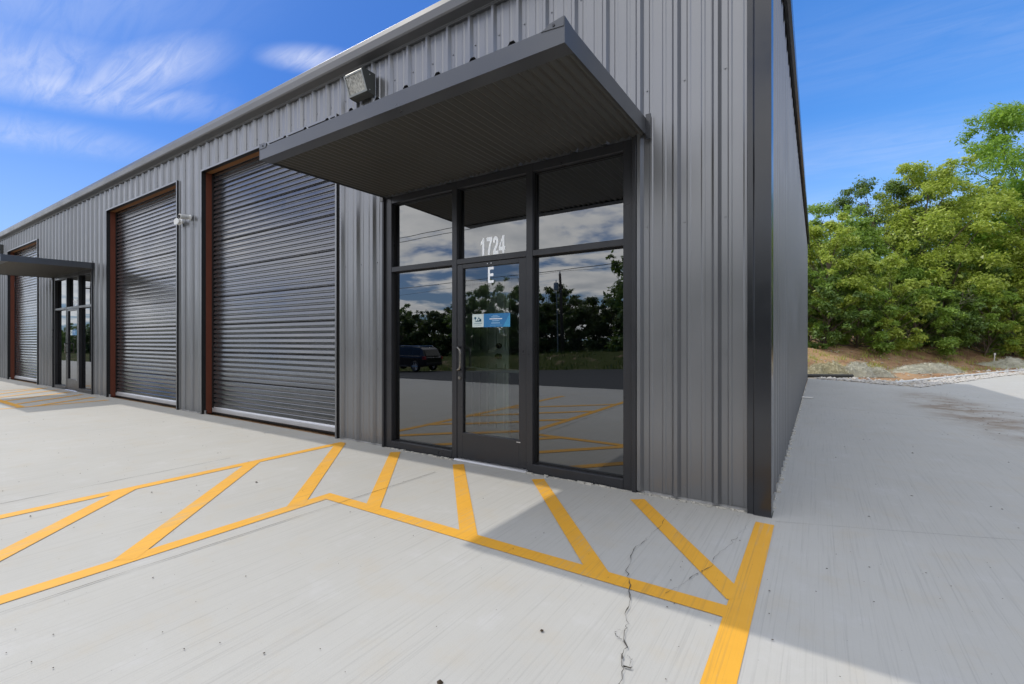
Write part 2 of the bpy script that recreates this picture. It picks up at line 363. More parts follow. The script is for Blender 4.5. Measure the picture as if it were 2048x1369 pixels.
# concrete apron: front yard, drive down the right side (its far edge runs at a slant)
def slab():
    xa = axis([(-60,-20,4),(-20,0.0,1.0),(0.0,9.0,0.5),(9.0,45,6)]); V = []; F = []
    def far(x):
        if x <= 0.0: return 0.02
        if x <= 2.64: return 14.95 - (14.95-12.93)*x/2.64
        if x <= 8.0: return 12.93 + (x-2.64)*2.13
        return 24.3
    cols = []
    xa = sorted(set(list(np.round(xa, 4)) + [0.03, 2.64, 8.0]))
    for x in xa:
        yy = list(np.linspace(-8.0, -4.5, 5)) + list(np.linspace(-4.5, far(x), 9))[1:]
        cols.append([(x, y, h1(x, y)) for y in yy])
    n = len(cols[0])
    for cc in cols: V += cc
    for i in range(len(cols)-1):
        for j in range(n-1): F.append((i*n+j, (i+1)*n+j, (i+1)*n+j+1, i*n+j+1))
    return npmesh('concrete_slab', V, F, M['concrete'])
struct(slab())
struct(sheet('road', axis([(-140,-60,10),(-60,20,3),(20,90,10)]), axis([(-22.6,-8.0,1.0)]), M['asphalt'], -0.008))
def gravel():
    V = []; F = []; n = 0; rs = random.Random(4)
    pts = []
    for k in range(40):
        t = k/39; x = -1.0 + 11.0*t
        base = 14.9 - (14.9-12.7)*x/2.64 if x <= 2.64 else 12.7 + (x-2.64)*2.16
        w = 1.6 + 0.5*rs.random() + (1.2 if x > 2 else 0.4)
        if x < 0.05: base = 14.95
        row = []
        for q_ in range(8):
            y = base - 0.05 + w*q_/7
            row.append((x, y, h1(x, y) + (-0.012 if q_ in (0,) else 0.012 if q_ < 6 else -0.05)))
        V += row
    for i in range(39):
        for j in range(7): F.append((i*8+j, (i+1)*8+j, (i+1)*8+j+1, i*8+j+1))
    return npmesh('gravel', V, F, M['gravel'], smooth=True)
struct(gravel())

# painted markings (one connected pattern per unit), 4 mm above the slab
def stripe(mb, a, c, w, z=0.004):
    a = Vector(a); c = Vector(c); d = (c-a).normalized(); nrm = Vector((-d.y, d.x))*w/2
    n = max(1, int((c-a).length/0.6))
    for i in range(n):
        p0 = a+(c-a)*i/n; p1 = a+(c-a)*(i+1)/n
        mb.add([(q_.x, q_.y, h1(q_.x, q_.y)+z) for q_ in (p0-nrm, p1-nrm, p1+nrm, p0+nrm)], [(0, 1, 2, 3)])
def markings(dx):
    mb = MB()
    stripe(mb, (dx+0.0, -0.2), (dx+0.0, -5.7), 0.115, 0.0030)
    stripe(mb, (dx-3.09, -1.50), (dx-0.03, -1.50), 0.11, 0.0036)
    stripe(mb, (dx-3.04, -1.45), (dx-3.04, -5.7), 0.11, 0.0033)
    stripe(mb, (dx-4.64, -0.14), (dx-4.60, -5.7), 0.11, 0.0034)
    for x0, x1 in ((-3.72, -2.51), (-2.78, -1.58), (-1.84, -0.68)):
        stripe(mb, (dx+x0, -0.16 if x0 > -3 else -0.14), (dx+x1, -1.50), 0.115, 0.0039)
    stripe(mb, (dx-0.90, -0.2), (dx-0.02, -1.35), 0.115, 0.0039)
    for k in range(4):
        y0 = -0.22-1.06*k
        stripe(mb, (dx-4.61, y0+.01), (dx-3.05, y0-1.56), 0.12, 0.0042)
    return mb.build('parking_markings', M['yellow'])
for dx in (0.0, -12.4): struct(markings(dx))

# saw-cut joints and the crack
def ribbon(name, pts, widths, mat, z):
    mb = MB(); P = [Vector(p) for p in pts]
    for i in range(len(P)-1):
        d = (P[i+1]-P[i]).normalized(); n = Vector((-d.y, d.x))
        w0 = widths[i] if isinstance(widths, list) else widths; w1 = widths[i+1] if isinstance(widths, list) else widths
        a, c = P[i], P[i+1]
        mb.add([(q_.x, q_.y, h1(q_.x, q_.y)+z) for q_ in (a-n*w0, c-n*w1, c+n*w1, a+n*w0)], [(0, 1, 2, 3)])
    return mb.build(name, mat)
rj = random.Random(3)
def jointline(a, c, w, z):
    n = 26; pts = []; ws = []
    for i in range(n+1):
        t = i/n; pts.append((a[0]+(c[0]-a[0])*t + rj.uniform(-.004, .004), a[1]+(c[1]-a[1])*t)); ws.append(0.6*w*rj.choice((0.35, 0.6, 0.9, 1.0, 1.1)))
    return struct(ribbon('slab_joint', pts, ws, M['crack'], z))
jointline((-2.95, -5.6), (-2.78, -0.5), 0.004, 0.0072)
jointline((-5.02, -5.6), (-5.02, -1.3), 0.0045, 0.003)
jointline((0.06, -0.12), (3.2, 1.05), 0.0016, 0.003)
jointline((0.12, 7.1), (2.3, 6.2), 0.006, 0.003)
def crackline(pts, w, seed):
    r = random.Random(seed); P = []; Wd = []
    for i in range(len(pts)-1):
        for k in range(6):
            t = k/6; P.append((pts[i][0]+(pts[i+1][0]-pts[i][0])*t+r.gauss(0, .006), pts[i][1]+(pts[i+1][1]-pts[i][1])*t+r.gauss(0, .004)))
            Wd.append(w*r.choice((0.25, 0.4, 0.6, 0.9, 1.7))*(0.25+1.1*i/len(pts)))
    P.append(pts[-1]); Wd.append(w)
    return struct(ribbon('slab_crack', P, Wd, M['crack'], 0.008))
crackline([(-0.60,-0.21),(-0.60,-0.51),(-0.60,-0.86),(-0.63,-1.10),(-0.57,-1.39),(-0.49,-1.55),(-0.45,-1.71),(-0.41,-1.85),(-0.39,-1.92),(-0.35,-2.05),(-0.32,-2.14),(-0.28,-2.3),(-0.2,-2.7)], 0.0026, 1)
crackline([(-0.09,-0.17),(-0.10,-0.39),(-0.13,-0.64),(-0.19,-0.89),(-0.20,-1.12),(-0.24,-1.20),(-0.29,-1.39),(-0.33,-1.50)], 0.0014, 2)
crackline([(-0.39,-1.90),(-0.43,-1.93),(-0.42,-1.96),(-0.385,-1.97)], 0.002, 5)
crackline([(-0.335,-2.05),(-0.31,-2.07),(-0.30,-2.11),(-0.32,-2.13)], 0.003, 6)

# ------------------------------------------------------------------ the metal building
BLD = empty('metal_building', (0, 0, 0))
tag(BLD, 'long charcoal ribbed metal commercial building with roll up doors and glass storefronts', 'building')
ZTOP = 4.72; YB = 14.9; XL = -40.0
PITCH = 0.30; PH = -0.345
def prof(x0, x1):
    """rib profile between x0 and x1: list of (x, outward offset)"""
    P = [(-.036, 0), (-.014, .032), (.014, .032), (.036, 0), (.078, 0), (.088, .007), (.104, .007), (.114, 0), (.186, 0), (.196, .007), (.212, .007), (.222, 0)]
    L = []
    k0 = math.floor((x0-PH)/PITCH)-1; k1 = math.ceil((x1-PH)/PITCH)+1
    for k in range(k0, k1+1):
        for a, o in P: L.append((PH+k*PITCH+a, o))
    def at(x):
        for (xa, oa), (xb, ob) in zip(L, L[1:]):
            if xa <= x <= xb: return oa + (ob-oa)*(x-xa)/(xb-xa) if xb > xa else oa
        return 0.0
    return [(x0, at(x0))] + [q_ for q_ in L if x0 < q_[0] < x1] + [(x1, at(x1))]
def ribbed(mb, x0, x1, z0, z1, place):
    pr = prof(x0, x1); vs = []
    for x, o in pr: vs += [place(x, o, z0 if not callable(z0) else z0(x)), place(x, o, z1 if not callable(z1) else z1(x))]
    n = len(pr); mb.add(vs, [(2*i, 2*i+2, 2*i+3, 2*i+1) for i in range(n-1)])
front = lambda x, o, z: (x, -o, z)
ST = [(-4.03, -1.0), (-17.11, -14.08)]                      # storefront openings
RD = [(-8.60, -4.95), (-13.10, -9.58), (-22.02, -18.60)]    # roll-up door openings
ZS, ZR = 2.975, 4.19
mb = MB()
ops = sorted([(a, c, ZS) for a, c in ST] + [(a, c, ZR) for a, c in RD], key=lambda q_: -q_[0])
x = -0.11
for a, c, zt in ops:
    ribbed(mb, c, x, 0.02, ZTOP, front); ribbed(mb, a, c, zt, ZTOP, front); x = a
ribbed(mb, XL, x, 0.02, ZTOP, front)
mb.build('front_wall', M['panel'], BLD)
roofz = lambda y: 4.80 - 0.0165*y
mb = MB(); ribbed(mb, 0.1, YB, 0.025, lambda y: roofz(y)-0.03, lambda y, o, z: (o-0.012, y, z)); mb.build('side_wall', M['panel'], BLD)
mb = MB(); mb.box(XL, -0.05, YB-0.02, YB, 0, roofz(YB)-0.06); mb.build('rear_wall', M['panel'], BLD)
mb = MB(); mb.box(XL, XL+0.02, 0.06, YB-0.03, 0, 4.5); mb.build('left_wall', M['panel'], BLD)
mb = MB(); mb.prism([(-0.13, roofz(-0.13)+0.0), (YB+0.1, roofz(YB)), (YB+0.1, roofz(YB)+0.05), (-0.13, roofz(-0.13)+0.05)], 'x', XL-0.05, 0.05); mb.build('roof', M['eave'], BLD)
# corner trim: stepped flashing in front, short return on the side
mb = MB()
mb.prism([(-0.128, -0.036), (-0.128, -0.046), (-0.088, -0.046), (-0.080, -0.058), (0.030, -0.058), (0.030, 0.105), (0.022, 0.105), (0.022, -0.030), (-0.10, -0.030)], 'z', 0.0, 4.68)
mb.build('corner_trim', M['trim'], BLD, bevel=0.003)
# base flashing behind the ribs + grout line
x = -0.11
for a, c in [(o_[1], None) for o_ in ops]:
    mb = MB(); mb.box(a, x, 0.01, 0.05, -0.02, 0.06); mb.build('base_angle', M['galv'], BLD)
    x = [o_[0] for o_ in ops if o_[1] == a][0]
mb = MB(); mb.box(XL, x, 0.01, 0.05, -0.02, 0.06); mb.build('base_angle', M['galv'], BLD)
mb = MB(); mb.box(-0.075, -0.04, 0.1, YB, -0.02, 0.06); mb.build('base_angle', M['galv'], BLD)
# eave trim: closed box profile with a dark underside
mb = MB()
mb.prism([(0.0, 4.66), (-0.036, 4.66), (-0.036, 4.685), (-0.135, 4.705), (-0.150, 4.72), (-0.162, 4.80), (-0.150, 4.865), (-0.10, 4.875), (0.0, 4.86)], 'x', XL, 0.04)
mb.build('eave_trim', M['eave'], BLD, bevel=0.004)
mb = MB(); ln_ = 0
vs = []
for y in (-0.12, YB+0.1):
    z = roofz(y); vs += [(0.055, y, z-0.16), (0.085, y, z-0.15), (0.085, y, z+0.06), (-0.10, y, z+0.075), (-0.10, y, z+0.06), (0.055, y, z+0.02)]
mb.add(vs, [(0,1,2,3,4,5), (11,10,9,8,7,6)] + [(i, 6+i, 6+(i+1) % 6, (i+1) % 6) for i in range(6)])
mb.build('rake_trim', M['trim'], BLD)
# screws on the flats of the panels
mb = MB(); k = 0
for xk in np.arange(PH-PITCH*70, -0.13, PITCH):
    for z in (0.10, 1.17, 2.22, 3.35, 4.35):
        xx = xk+0.062
        inside = any(a-0.05 < xx < c+0.05 and z < zt+0.05 for a, c, zt in ops)
        if not inside and xx < -0.14 and xx > -24: mb.prism([(xx+0.008*math.cos(t), z+0.008*math.sin(t)) for t in [R(60*i) for i in range(6)]], 'y', -0.008, 0.0)
for yk in np.arange(0.3, YB, PITCH):
    for z in (1.17, 2.22, 3.35): mb.prism([(yk+0.01*math.cos(t), z+0.01*math.sin(t)) for t in [R(60*i) for i in range(6)]], 'x', -0.012, -0.002)
o = mb.build('screw', M['panel'], BLD); o['kind'] = 'stuff'

# roll-up doors
def rollup(a, c):
    dz = 0.09; z = 0.125; pr = [(0.155, 0.11)]
    n = 0
    while z < ZR+0.05:
        seam = n % 6 == 5
        pr += [(0.156, z), (0.1330, z+0.004), (0.1330, z+0.008), (0.1383, z+0.045), (0.1500, z+0.059), (0.156, z+0.061)]
        if seam: pr += [(0.148, z+0.065), (0.156, z+0.073)]
        n += 1; z += 0.080
    mb = MB(); vs = []
    xa, xc = a+0.02, c-0.02
    rs = random.Random(int(abs(a)*10))
    xs_ = [xa+(xc-xa)*i/6 for i in range(7)]
    for x_ in xs_:
        for y, z_ in pr: vs.append((x_, y + 0.0015*math.sin(z_*3.1+x_*2.0), z_))
    npz = len(pr); fs = []
    for i in range(6):
        for j in range(npz-1): fs.append((i*npz+j, (i+1)*npz+j, (i+1)*npz+j+1, i*npz+j+1))
    mb.add(vs, fs)
    door = mb.build('roll_up_door', M['curtain'], BLD)
    mb = MB(); mb.prism([(0.128, 0.028), (0.166, 0.028), (0.166, 0.118), (0.140, 0.118), (0.134, 0.10), (0.128, 0.095)], 'x', a+0.03, c-0.03); mb.build('bottom_bar', M['galv'], door, bevel=0.003)
    mb = MB(); mb.box(a+0.03, c-0.03, 0.135, 0.16, 0.0, 0.0275); mb.build('bottom_seal', M['black'], door)
    for s0, s1 in ((a-0.12, a), (c, c+0.12)):
        mb = MB(); mb.box(s0, s1, 0.035, 0.128, 0.0, ZR); mb.build('jamb', M['primer'], door)
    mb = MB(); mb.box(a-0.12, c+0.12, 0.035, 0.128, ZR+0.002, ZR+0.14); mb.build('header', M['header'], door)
    for s0, s1 in ((a, a+0.055), (c-0.055, c)):
        mb = MB(); mb.box(s0, s1, 0.1285, 0.134, 0.0, ZR-0.02); mb.build('guide', M['black'], door)
    mb = MB()
    mb.prism([(a-0.03, 0.0), (a-0.001, 0.0), (a-0.001, ZR+0.001), (c+0.001, ZR+0.001), (c+0.001, 0.0), (c+0.03, 0.0), (c+0.03, ZR+0.03), (a-0.03, ZR+0.03)], 'y', -0.0385, -0.034); mb.build('door_trim', M['panel'], door)
    mb = MB()
    mb.prism([(a-0.03, 0.0), (a-0.0005, 0.0), (a-0.0005, ZR+0.0005), (c+0.0005, ZR+0.0005), (c+0.0005, 0.0), (c+0.03, 0.0), (c+0.03, ZR+0.028), (a-0.03, ZR+0.028)], 'y', -0.0338, 0.0345); mb.build('reveal_liner', M['black'], door)
    mb = MB(); mb.box(a-0.1, c+0.1, 0.1605, 0.20, 0.0, ZR+0.1); mb.build('backing', M['black'], door)
    return door
for a, c in RD: rollup(a, c)

# storefronts
def storefront(dx, clear_door):
    X = lambda x_: x_+dx
    fr = MB(); y0, y1 = -0.012, 0.105
    xs_ = [(-4.03, -3.925), (-2.99, -2.925), (-2.055, -1.985), (-1.085, -1.0)]
    for a, c in xs_: fr.box(X(a), X(c), y0, y1, 0.0, ZS)
    for (a, c) in ((-3.925, -2.99), (-2.925, -2.055), (-1.985, -1.085)):
        fr.box(X(a), X(c), y0+0.002, y1, 2.895, ZS); fr.box(X(a), X(c), y0+0.003, y1, 2.085, 2.140)
    for (a, c) in ((-3.925, -2.99), (-1.985, -1.085)): fr.box(X(a), X(c), y0-0.004, y1, 0.0, 0.085)
    fr.box(X(-4.062), X(-4.031), -0.040, 0.06, 0.0, ZS+0.02); fr.box(X(-0.999), X(-0.965), -0.040, 0.06, 0.0, ZS+0.02)
    fr.build('storefront_frame', M['alu'], BLD, bevel=0.003)
    panes = [(-3.925, -2.99, 0.085, 2.085), (-3.925, -2.99, 2.14, 2.895), (-2.925, -2.055, 2.14, 2.895), (-1.985, -1.085, 0.085, 2.085), (-1.985, -1.085, 2.14, 2.895)]
    wins = []
    for a, c, z0, z1 in panes:
        mb = MB(); mb.quad((X(a), 0.055, z0), (X(c), 0.055, z0), (X(c), 0.055, z1), (X(a), 0.055, z1)); w = mb.build('window', M['glass'], BLD)
        mb = MB(); t = 0.012
        for (p, q_, r, s_) in ((a, a+t, z0, z1), (c-t, c, z0, z1), (a+t, c-t, z0, z0+t), (a+t, c-t, z1-t, z1)): mb.box(X(p), X(q_), 0.040, 0.054, r, s_)
        mb.build('glazing_bead', M['black'], w); wins.append(w)
    # door leaf
    mb = MB(); d0, d1 = -2.922, -2.058
    mb.box(X(d0), X(d0+0.075), -0.006, 0.045, 0.03, 2.080); mb.box(X(d1-0.085), X(d1), -0.006, 0.045, 0.03, 2.080)
    mb.box(X(d0+0.075), X(d1-0.085), -0.0055, 0.045, 2.035, 2.080); mb.box(X(d0+0.075), X(d1-0.085), -0.0055, 0.045, 0.03, 0.295)
    door = mb.build('entrance_door', M['alu'], BLD, bevel=0.003)
    mb = MB(); mb.quad((X(d0+.075), 0.02, .295), (X(d1-.085), 0.02, .295), (X(d1-.085), 0.02, 2.035), (X(d0+.075), 0.02, 2.035))
    mb.build('glass_pane', M['door_glass'] if clear_door else M['glass'], door)
    mb = MB(); hx = X(-2.885); pts = []
    for t in range(9):
        an = math.pi/2*t/8; pts.append((hx+0.055*(1-math.cos(an)), -0.05-0.0*t, 1.20-0.06*math.sin(an)*1.0))
    pts = [(hx, -0.006, 1.20), (hx, -0.045, 1.20), (hx+0.012, -0.058, 1.198), (hx+0.035, -0.062, 1.188), (hx+0.048, -0.063, 1.165), (hx+0.05, -0.063, 1.13),
           (hx+0.05, -0.063, 1.02), (hx+0.048, -0.063, 0.995), (hx+0.035, -0.062, 0.972), (hx+0.012, -0.058, 0.962), (hx, -0.045, 0.96), (hx, -0.006, 0.96)]
    mb.tube(pts, 0.011, 10); mb.build('pull_handle', M['steel'], door, smooth=True)
    mb = MB(); lx = X(-2.885); mb.tube([(lx, -0.006, 0.875), (lx, -0.018, 0.875)], [0.019, 0.017], 14); mb.tube([(lx, -0.018, 0.875), (lx, -0.021, 0.875)], [0.011, 0.010], 12); mb.build('lock_cylinder', M['steel'], door)
    mb = MB(); mb.box(X(d0+.06), X(d1-.07), 0.06, 0.09, 0.945, 0.985); mb.box(X(d0+.06), X(d0+.20), 0.06, 0.11, 0.935, 0.995); mb.build('push_bar', M['grey_metal'], door, bevel=0.003)
    mb = MB(); mb.prism([(-0.045, 0.004), (-0.030, 0.016), (0.06, 0.022), (0.06, 0.0), (-0.045, 0.0)], 'x', X(d0-.02), X(d1+.02)); mb.build('threshold', M['galv'], door)
    for hx_ in (-2.52, -2.475):
        mb = MB(); mb.tube([(X(hx_), -0.006, 2.060), (X(hx_), -0.0095, 2.060)], 0.006, 10); mb.build('closer_bolt', M['galv'], door)
    mb = MB(); mb.box(X(-2.17), X(-2.125), -0.0075, -0.006, 0.272, 0.280); mb.build('maker_plate', M['galv'], door)
    return wins, door
wins, door = storefront(0.0, True)
wins2, door2 = storefront(-13.08, False)

# white street number and unit letter on the glass
def glyph(mb, polys, x, z, w, h, y):
    for poly in polys: mb.prism([(x+px*w, z+pz*h) for px, pz in poly], 'y', y-0.0012, y)
ONE = [[(.70, 0), (.70, 1), (.44, 1), (.30, .88), (.05, .79), (.05, .58), (.33, .68), (.33, 0)]]
SEVEN = [[(0, 1), (1, 1), (1, .82), (.76, .52), (.62, .24), (.58, 0), (.20, 0), (.26, .28), (.42, .56), (.58, .78), (0, .78)]]
EE = [[(0, 0), (1, 0), (1, .17), (.34, .17), (.34, .42), (.94, .42), (.94, .59), (.34, .59), (.34, .83), (1, .83), (1, 1), (0, 1)]]
def two():
    outer = [(.02, .66), (.03, .80), (.14, .93), (.32, 1.0), (.55, 1.0), (.78, .95), (.93, .84), (.97, .70), (.92, .55), (.78, .41), (.58, .27), (.46, .19), (.98, .19), (.98, 0), (.0, 0), (.03, .15), (.13, .27), (.32, .41), (.51, .54), (.60, .66), (.58, .76), (.48, .80), (.39, .77), (.35, .63)]
    return [outer]
def glyphs_mesh(items, y, name, parent):
    mb = MB()
    for g_, x, z, w, h in items: glyph(mb, g_, x, z, w, h, y)
    return mb.build(name, M['white'], parent)
def four_hole(mb, x, z, w, h, y):   # counter of the 4 cut by building it from pieces
    P = [[(.52, 0), (.88, 0), (.88, 1), (.56, 1), (.52, .95)], [(0, .18), (.52, .18), (.52, .38), (.0, .38)], [(0, .38), (.25, .38), (.52, .72), (.52, .95)], [(.88, .18), (1, .18), (1, .38), (.88, .38)]]
    for poly in P: mb.prism([(x+px*w, z+pz*h) for px, pz in poly], 'y', y-0.0012, y)
mb = MB(); W_ = 0.072; Hn = 0.185; z0 = 2.158
glyph(mb, ONE, -2.655, z0, W_, Hn, 0.0535); glyph(mb, SEVEN, -2.575, z0, W_, Hn, 0.0535); glyph(mb, two(), -2.495, z0, W_, Hn, 0.0535); four_hole(mb, -2.420, z0, W_+.006, Hn, 0.0535)
mb.build('street_number', M['vinyl'], wins[2])
mb = MB(); glyph(mb, EE, -2.533, 1.862, 0.072, 0.165, 0.0195); mb.build('unit_letter', M['vinyl'], door)
mb = MB(); glyph(mb, ONE, -15.735, z0, W_, Hn, 0.0535); glyph(mb, SEVEN, -15.655, z0, W_, Hn, 0.0535); glyph(mb, two(), -15.575, z0, W_, Hn, 0.0535); four_hole(mb, -15.50, z0, W_+.006, Hn, 0.0535)
mb.build('street_number', M['vinyl'], wins2[2])

# notice stuck on the door glass: white logo square and a blue panel
def notice(name, dx, label):
    rt_ = empty(name, (dx-2.735, 0.0185, 1.412)); tag(rt_, label, 'sticker', 'blue and white notices on the entrance doors')
    H_ = 0.135; Wl = 0.147; Wt = 0.475
    def pl(nm, poly, y, mat, par):
        m_ = MB(); m_.prism(poly, 'y', y-0.0006, y); return m_.build(nm, mat, par)
    pl('logo_panel', [(0, 0), (Wl, 0), (Wl, H_), (0, H_)], 0.0, M['sticker_white'], rt_)
    pl('text_panel', [(Wl+.0003, -.002), (Wt, -.002), (Wt, H_+.002), (Wl+.0003, H_+.002)], 0.0, M['sticker_blue'], rt_)
    pl('corner_triangle', [(Wt-.085, 0), (Wt-.001, 0), (Wt-.001, H_)], -0.0008, M['sticker_lightblue'], rt_)
    m_ = MB(); y = -0.0008
    def ms(poly): m_.prism(poly, 'y', y-0.0006, y)
    # tree and house emblem over a swoosh
    ms([(.038+.014*math.cos(t), .094+.014*math.sin(t)) for t in [R(30*i) for i in range(12)]]); ms([(.035, .066), (.041, .066), (.040, .090), (.036, .090)])
    ms([(.058, .066), (.085, .105), (.112, .066), (.104, .066), (.085, .092), (.066, .066)]); ms([(.088, .066), (.112, .066), (.114, .085), (.100, .088)])
    ms([(.030, .060), (.060, .066), (.116, .074), (.118, .058), (.050, .056)])
    m_.build('emblem', M['sticker_teal'], rt_)
    rr = random.Random(7)
    def words(x0, x1, z, h, mat, nm):
        m2_ = MB(); x_ = x0
        while x_ < x1-.004:
            w = rr.uniform(.006, .012); m2_.prism([(x_, z), (min(x_+w, x1), z), (min(x_+w, x1), z+h), (x_, z+h)], 'y', -0.0014, -0.0008); x_ += w+.0022
        m2_.build(nm, mat, rt_)
    words(.020, .128, .034, .011, M['sticker_grey'], 'name_line'); words(.032, .120, .019, .005, M['sticker_grey'], 'name_line')
    words(.262, .330, .112, .007, M['sticker_pale'], 'text_line'); words(.245, .350, .096, .010, M['sticker_pale'], 'text_line')
    words(.222, .378, .077, .010, M['white'], 'text_line'); words(.255, .345, .057, .010, M['sticker_pale'], 'text_line'); words(.245, .352, .034, .011, M['sticker_pale'], 'text_line')
    words(.228, .380, .016, .003, M['sticker_pale'], 'text_line')
    return rt_
notice('door_notice', 0.0, 'blue and white notice sticker on the near glass door under the letter E')
notice('door_notice', -13.08, 'blue and white notice sticker on the farther glass door of the next unit')

# interiors seen through the glass
def interior(dx):
    X = lambda x_: x_+dx
    mb = MB(); mb.box(X(-4.6), X(-0.6), 3.2, 3.25, 0, 2.98); mb.box(X(-4.65), X(-4.6), 0.2, 3.2, 0, 2.98); mb.box(X(-0.6), X(-0.55), 0.2, 3.2, 0, 2.98)
    mb.build('interior_wall', M['drywall'], BLD)
    mb = MB(); mb.box(X(-4.65), X(-0.55), 0.1, 3.25, -0.05, 0.001); mb.build('interior_floor', M['floor'], BLD)
    mb = MB(); mb.box(X(-4.65), X(-0.55), 0.1, 3.25, 2.985, 3.03); mb.build('interior_ceiling', M['drywall'], BLD)
    for p0_, p1_ in ((-4.6, -4.03), (-1.0, -0.56)):
        mb = MB(); mb.box(X(p0_), X(p1_), 0.06, 0.19, 0, 2.98); mb.build('interior_pier', M['drywall'], BLD)
interior(0.0); interior(-13.08)
# panelled inner door swung open close behind the glass
IDR = MB(); IDR.box(-3.34, -2.675, 0.62, 0.66, 0.02, 2.05)
ido = IDR.build('inner_door', M['inner_door'], BLD)
mb = MB()
for x_ in (-3.195, -3.083, -2.969, -2.854, -2.73):
    mb.box(x_-.01, x_+.01, 0.600, 0.619, 1.16, 1.98); mb.box(x_-.01, x_+.01, 0.600, 0.619, 0.25, 1.0)
mb.build('panel_moulding', M['white'], ido)
mb = MB(); mb.tube([(-2.80, 0.62, 1.21), (-2.80, 0.58, 1.21)], 0.030, 12); mb.build('deadbolt', M['black'], ido)
mb = MB(); mb.tube([(-2.80, 0.62, 1.09), (-2.80, 0.585, 1.09), (-2.80, 0.575, 1.09), (-2.80, 0.55, 1.09)], [0.030, 0.024, 0.034, 0.026], 12); mb.build('door_knob', M['black'], ido)
th = MB(); th.box(-1.33, -1.22, 0.30, 0.33, 1.33, 1.43); tag(th.build('thermostat', M['black']), 'small black wall box seen through the right storefront window', 'control box')
mb = MB(); mb.box(-1.315, -1.235, 0.331, 0.338, 1.31, 1.45)
# canopies
def canopy(dx):
    X = lambda x_: x_+dx
    x0, x1, yf = -4.03, -0.885, -1.52
    zb = lambda y: 2.945 + 0.03*(1-abs(y)/1.52); e = 0.003
    mb = MB()
    mb.prism([(yf, zb(yf)), (yf+0.004, zb(yf)), (yf+.12, zb(yf+.12)+.001), (yf+.12, zb(yf+.12)+.004), (yf+.006, zb(yf)+.004), (yf+.006, zb(yf)+.105), (yf+.03, zb(yf)+.107), (yf+.03, zb(yf)+.111), (yf, zb(yf)+.111)], 'x', X(x0), X(x1))
    can = mb.build('canopy', M['canopy'], BLD)
    for xe, s_ in ((x0, -1), (x1, 1)):
        mb = MB(); a, c = (X(xe)-0.004, X(xe)) if s_ < 0 else (X(xe), X(xe)+0.004)
        mb.prism([(yf-.001, zb(yf)-.001), (0.0, zb(0)-.001), (0.0, zb(0)+.135), (yf+.13, zb(yf)+.135), (yf-.001, zb(yf)+.150)], 'x', a, c)
        mb.build('end_fascia', M['canopy'], can)
        mb = MB(); t0, t1 = (X(xe), X(xe)+0.115) if s_ < 0 else (X(xe)-0.13, X(xe))
        if s_ < 0: poly = [(t0, zb(yf)+.095), (t1-.01, zb(yf)+.095), (t1, zb(yf)+.12), (t1-.03, zb(yf)+.143), (t0+.03, zb(yf)+.143), (t0, zb(yf)+.13)]
        else: poly = [(t0-.02, zb(yf)+.108), (t1, zb(yf)+.095), (t1, zb(yf)+.150), (t0+.035, zb(yf)+.135), (t0+.01, zb(yf)+.118)]
        mb.prism(poly, 'y', yf-.0045, yf-.0008); mb.build('corner_tab', M['canopy'], can)
        mb = MB(); xm = (t0+t1)/2; mb.tube([(xm, yf-.0045, zb(yf)+.118), (xm, yf-.010, zb(yf)+.118)], 0.008, 8); mb.build('tab_screw', M['trim'], can)
        mb = MB(); px = (X(xe)-.045, X(xe)-.0045) if s_ < 0 else (X(xe)+.0045, X(xe)+.045)
        mb.box(px[0], px[1], -0.050, -0.0335, 2.93, 3.135); mb.build('wall_bracket', M['trim'], can)
    # corrugated soffit
    pts = []; n = int((x1-x0)/0.0085)
    for i in range(n+1):
        x_ = x0+0.002+(x1-x0-0.004)*i/n; pts.append((x_, 0.0105*math.cos(2*math.pi*x_/0.068)))
    mb = MB(); vs = []
    for x_, dz in pts: vs += [(X(x_), yf+.10, zb(yf+.1)+0.016+dz), (X(x_), -0.035, zb(0)+0.012+dz)]
    mb.add(vs, [(2*i, 2*i+2, 2*i+3, 2*i+1) for i in range(len(pts)-1)]); mb.build('soffit', M['soffit'], can, smooth=True)
    # ribbed roof panel, its ribs poking over the fascia
    mb = MB(); pr = prof(x0+.005, x1-.005); vs = []
    for x_, o_ in pr: vs += [(X(x_), yf+.012, zb(yf)+.109+o_*1.0), (X(x_), -0.034, zb(0)+.100+o_*1.1)]
    mb.add(vs, [(2*i, 2*i+2, 2*i+3, 2*i+1) for i in range(len(pr)-1)]); mb.build('roof_panel', M['panel'], can)
    mb = MB()
    mb.box(X(x0+.06), X(x1-.06), yf+.01, yf+.05, zb(yf)+.03, zb(yf)+.09); mb.build('edge_tube', M['trim'], can)
    return can
canopy(0.0); canopy(-13.12)

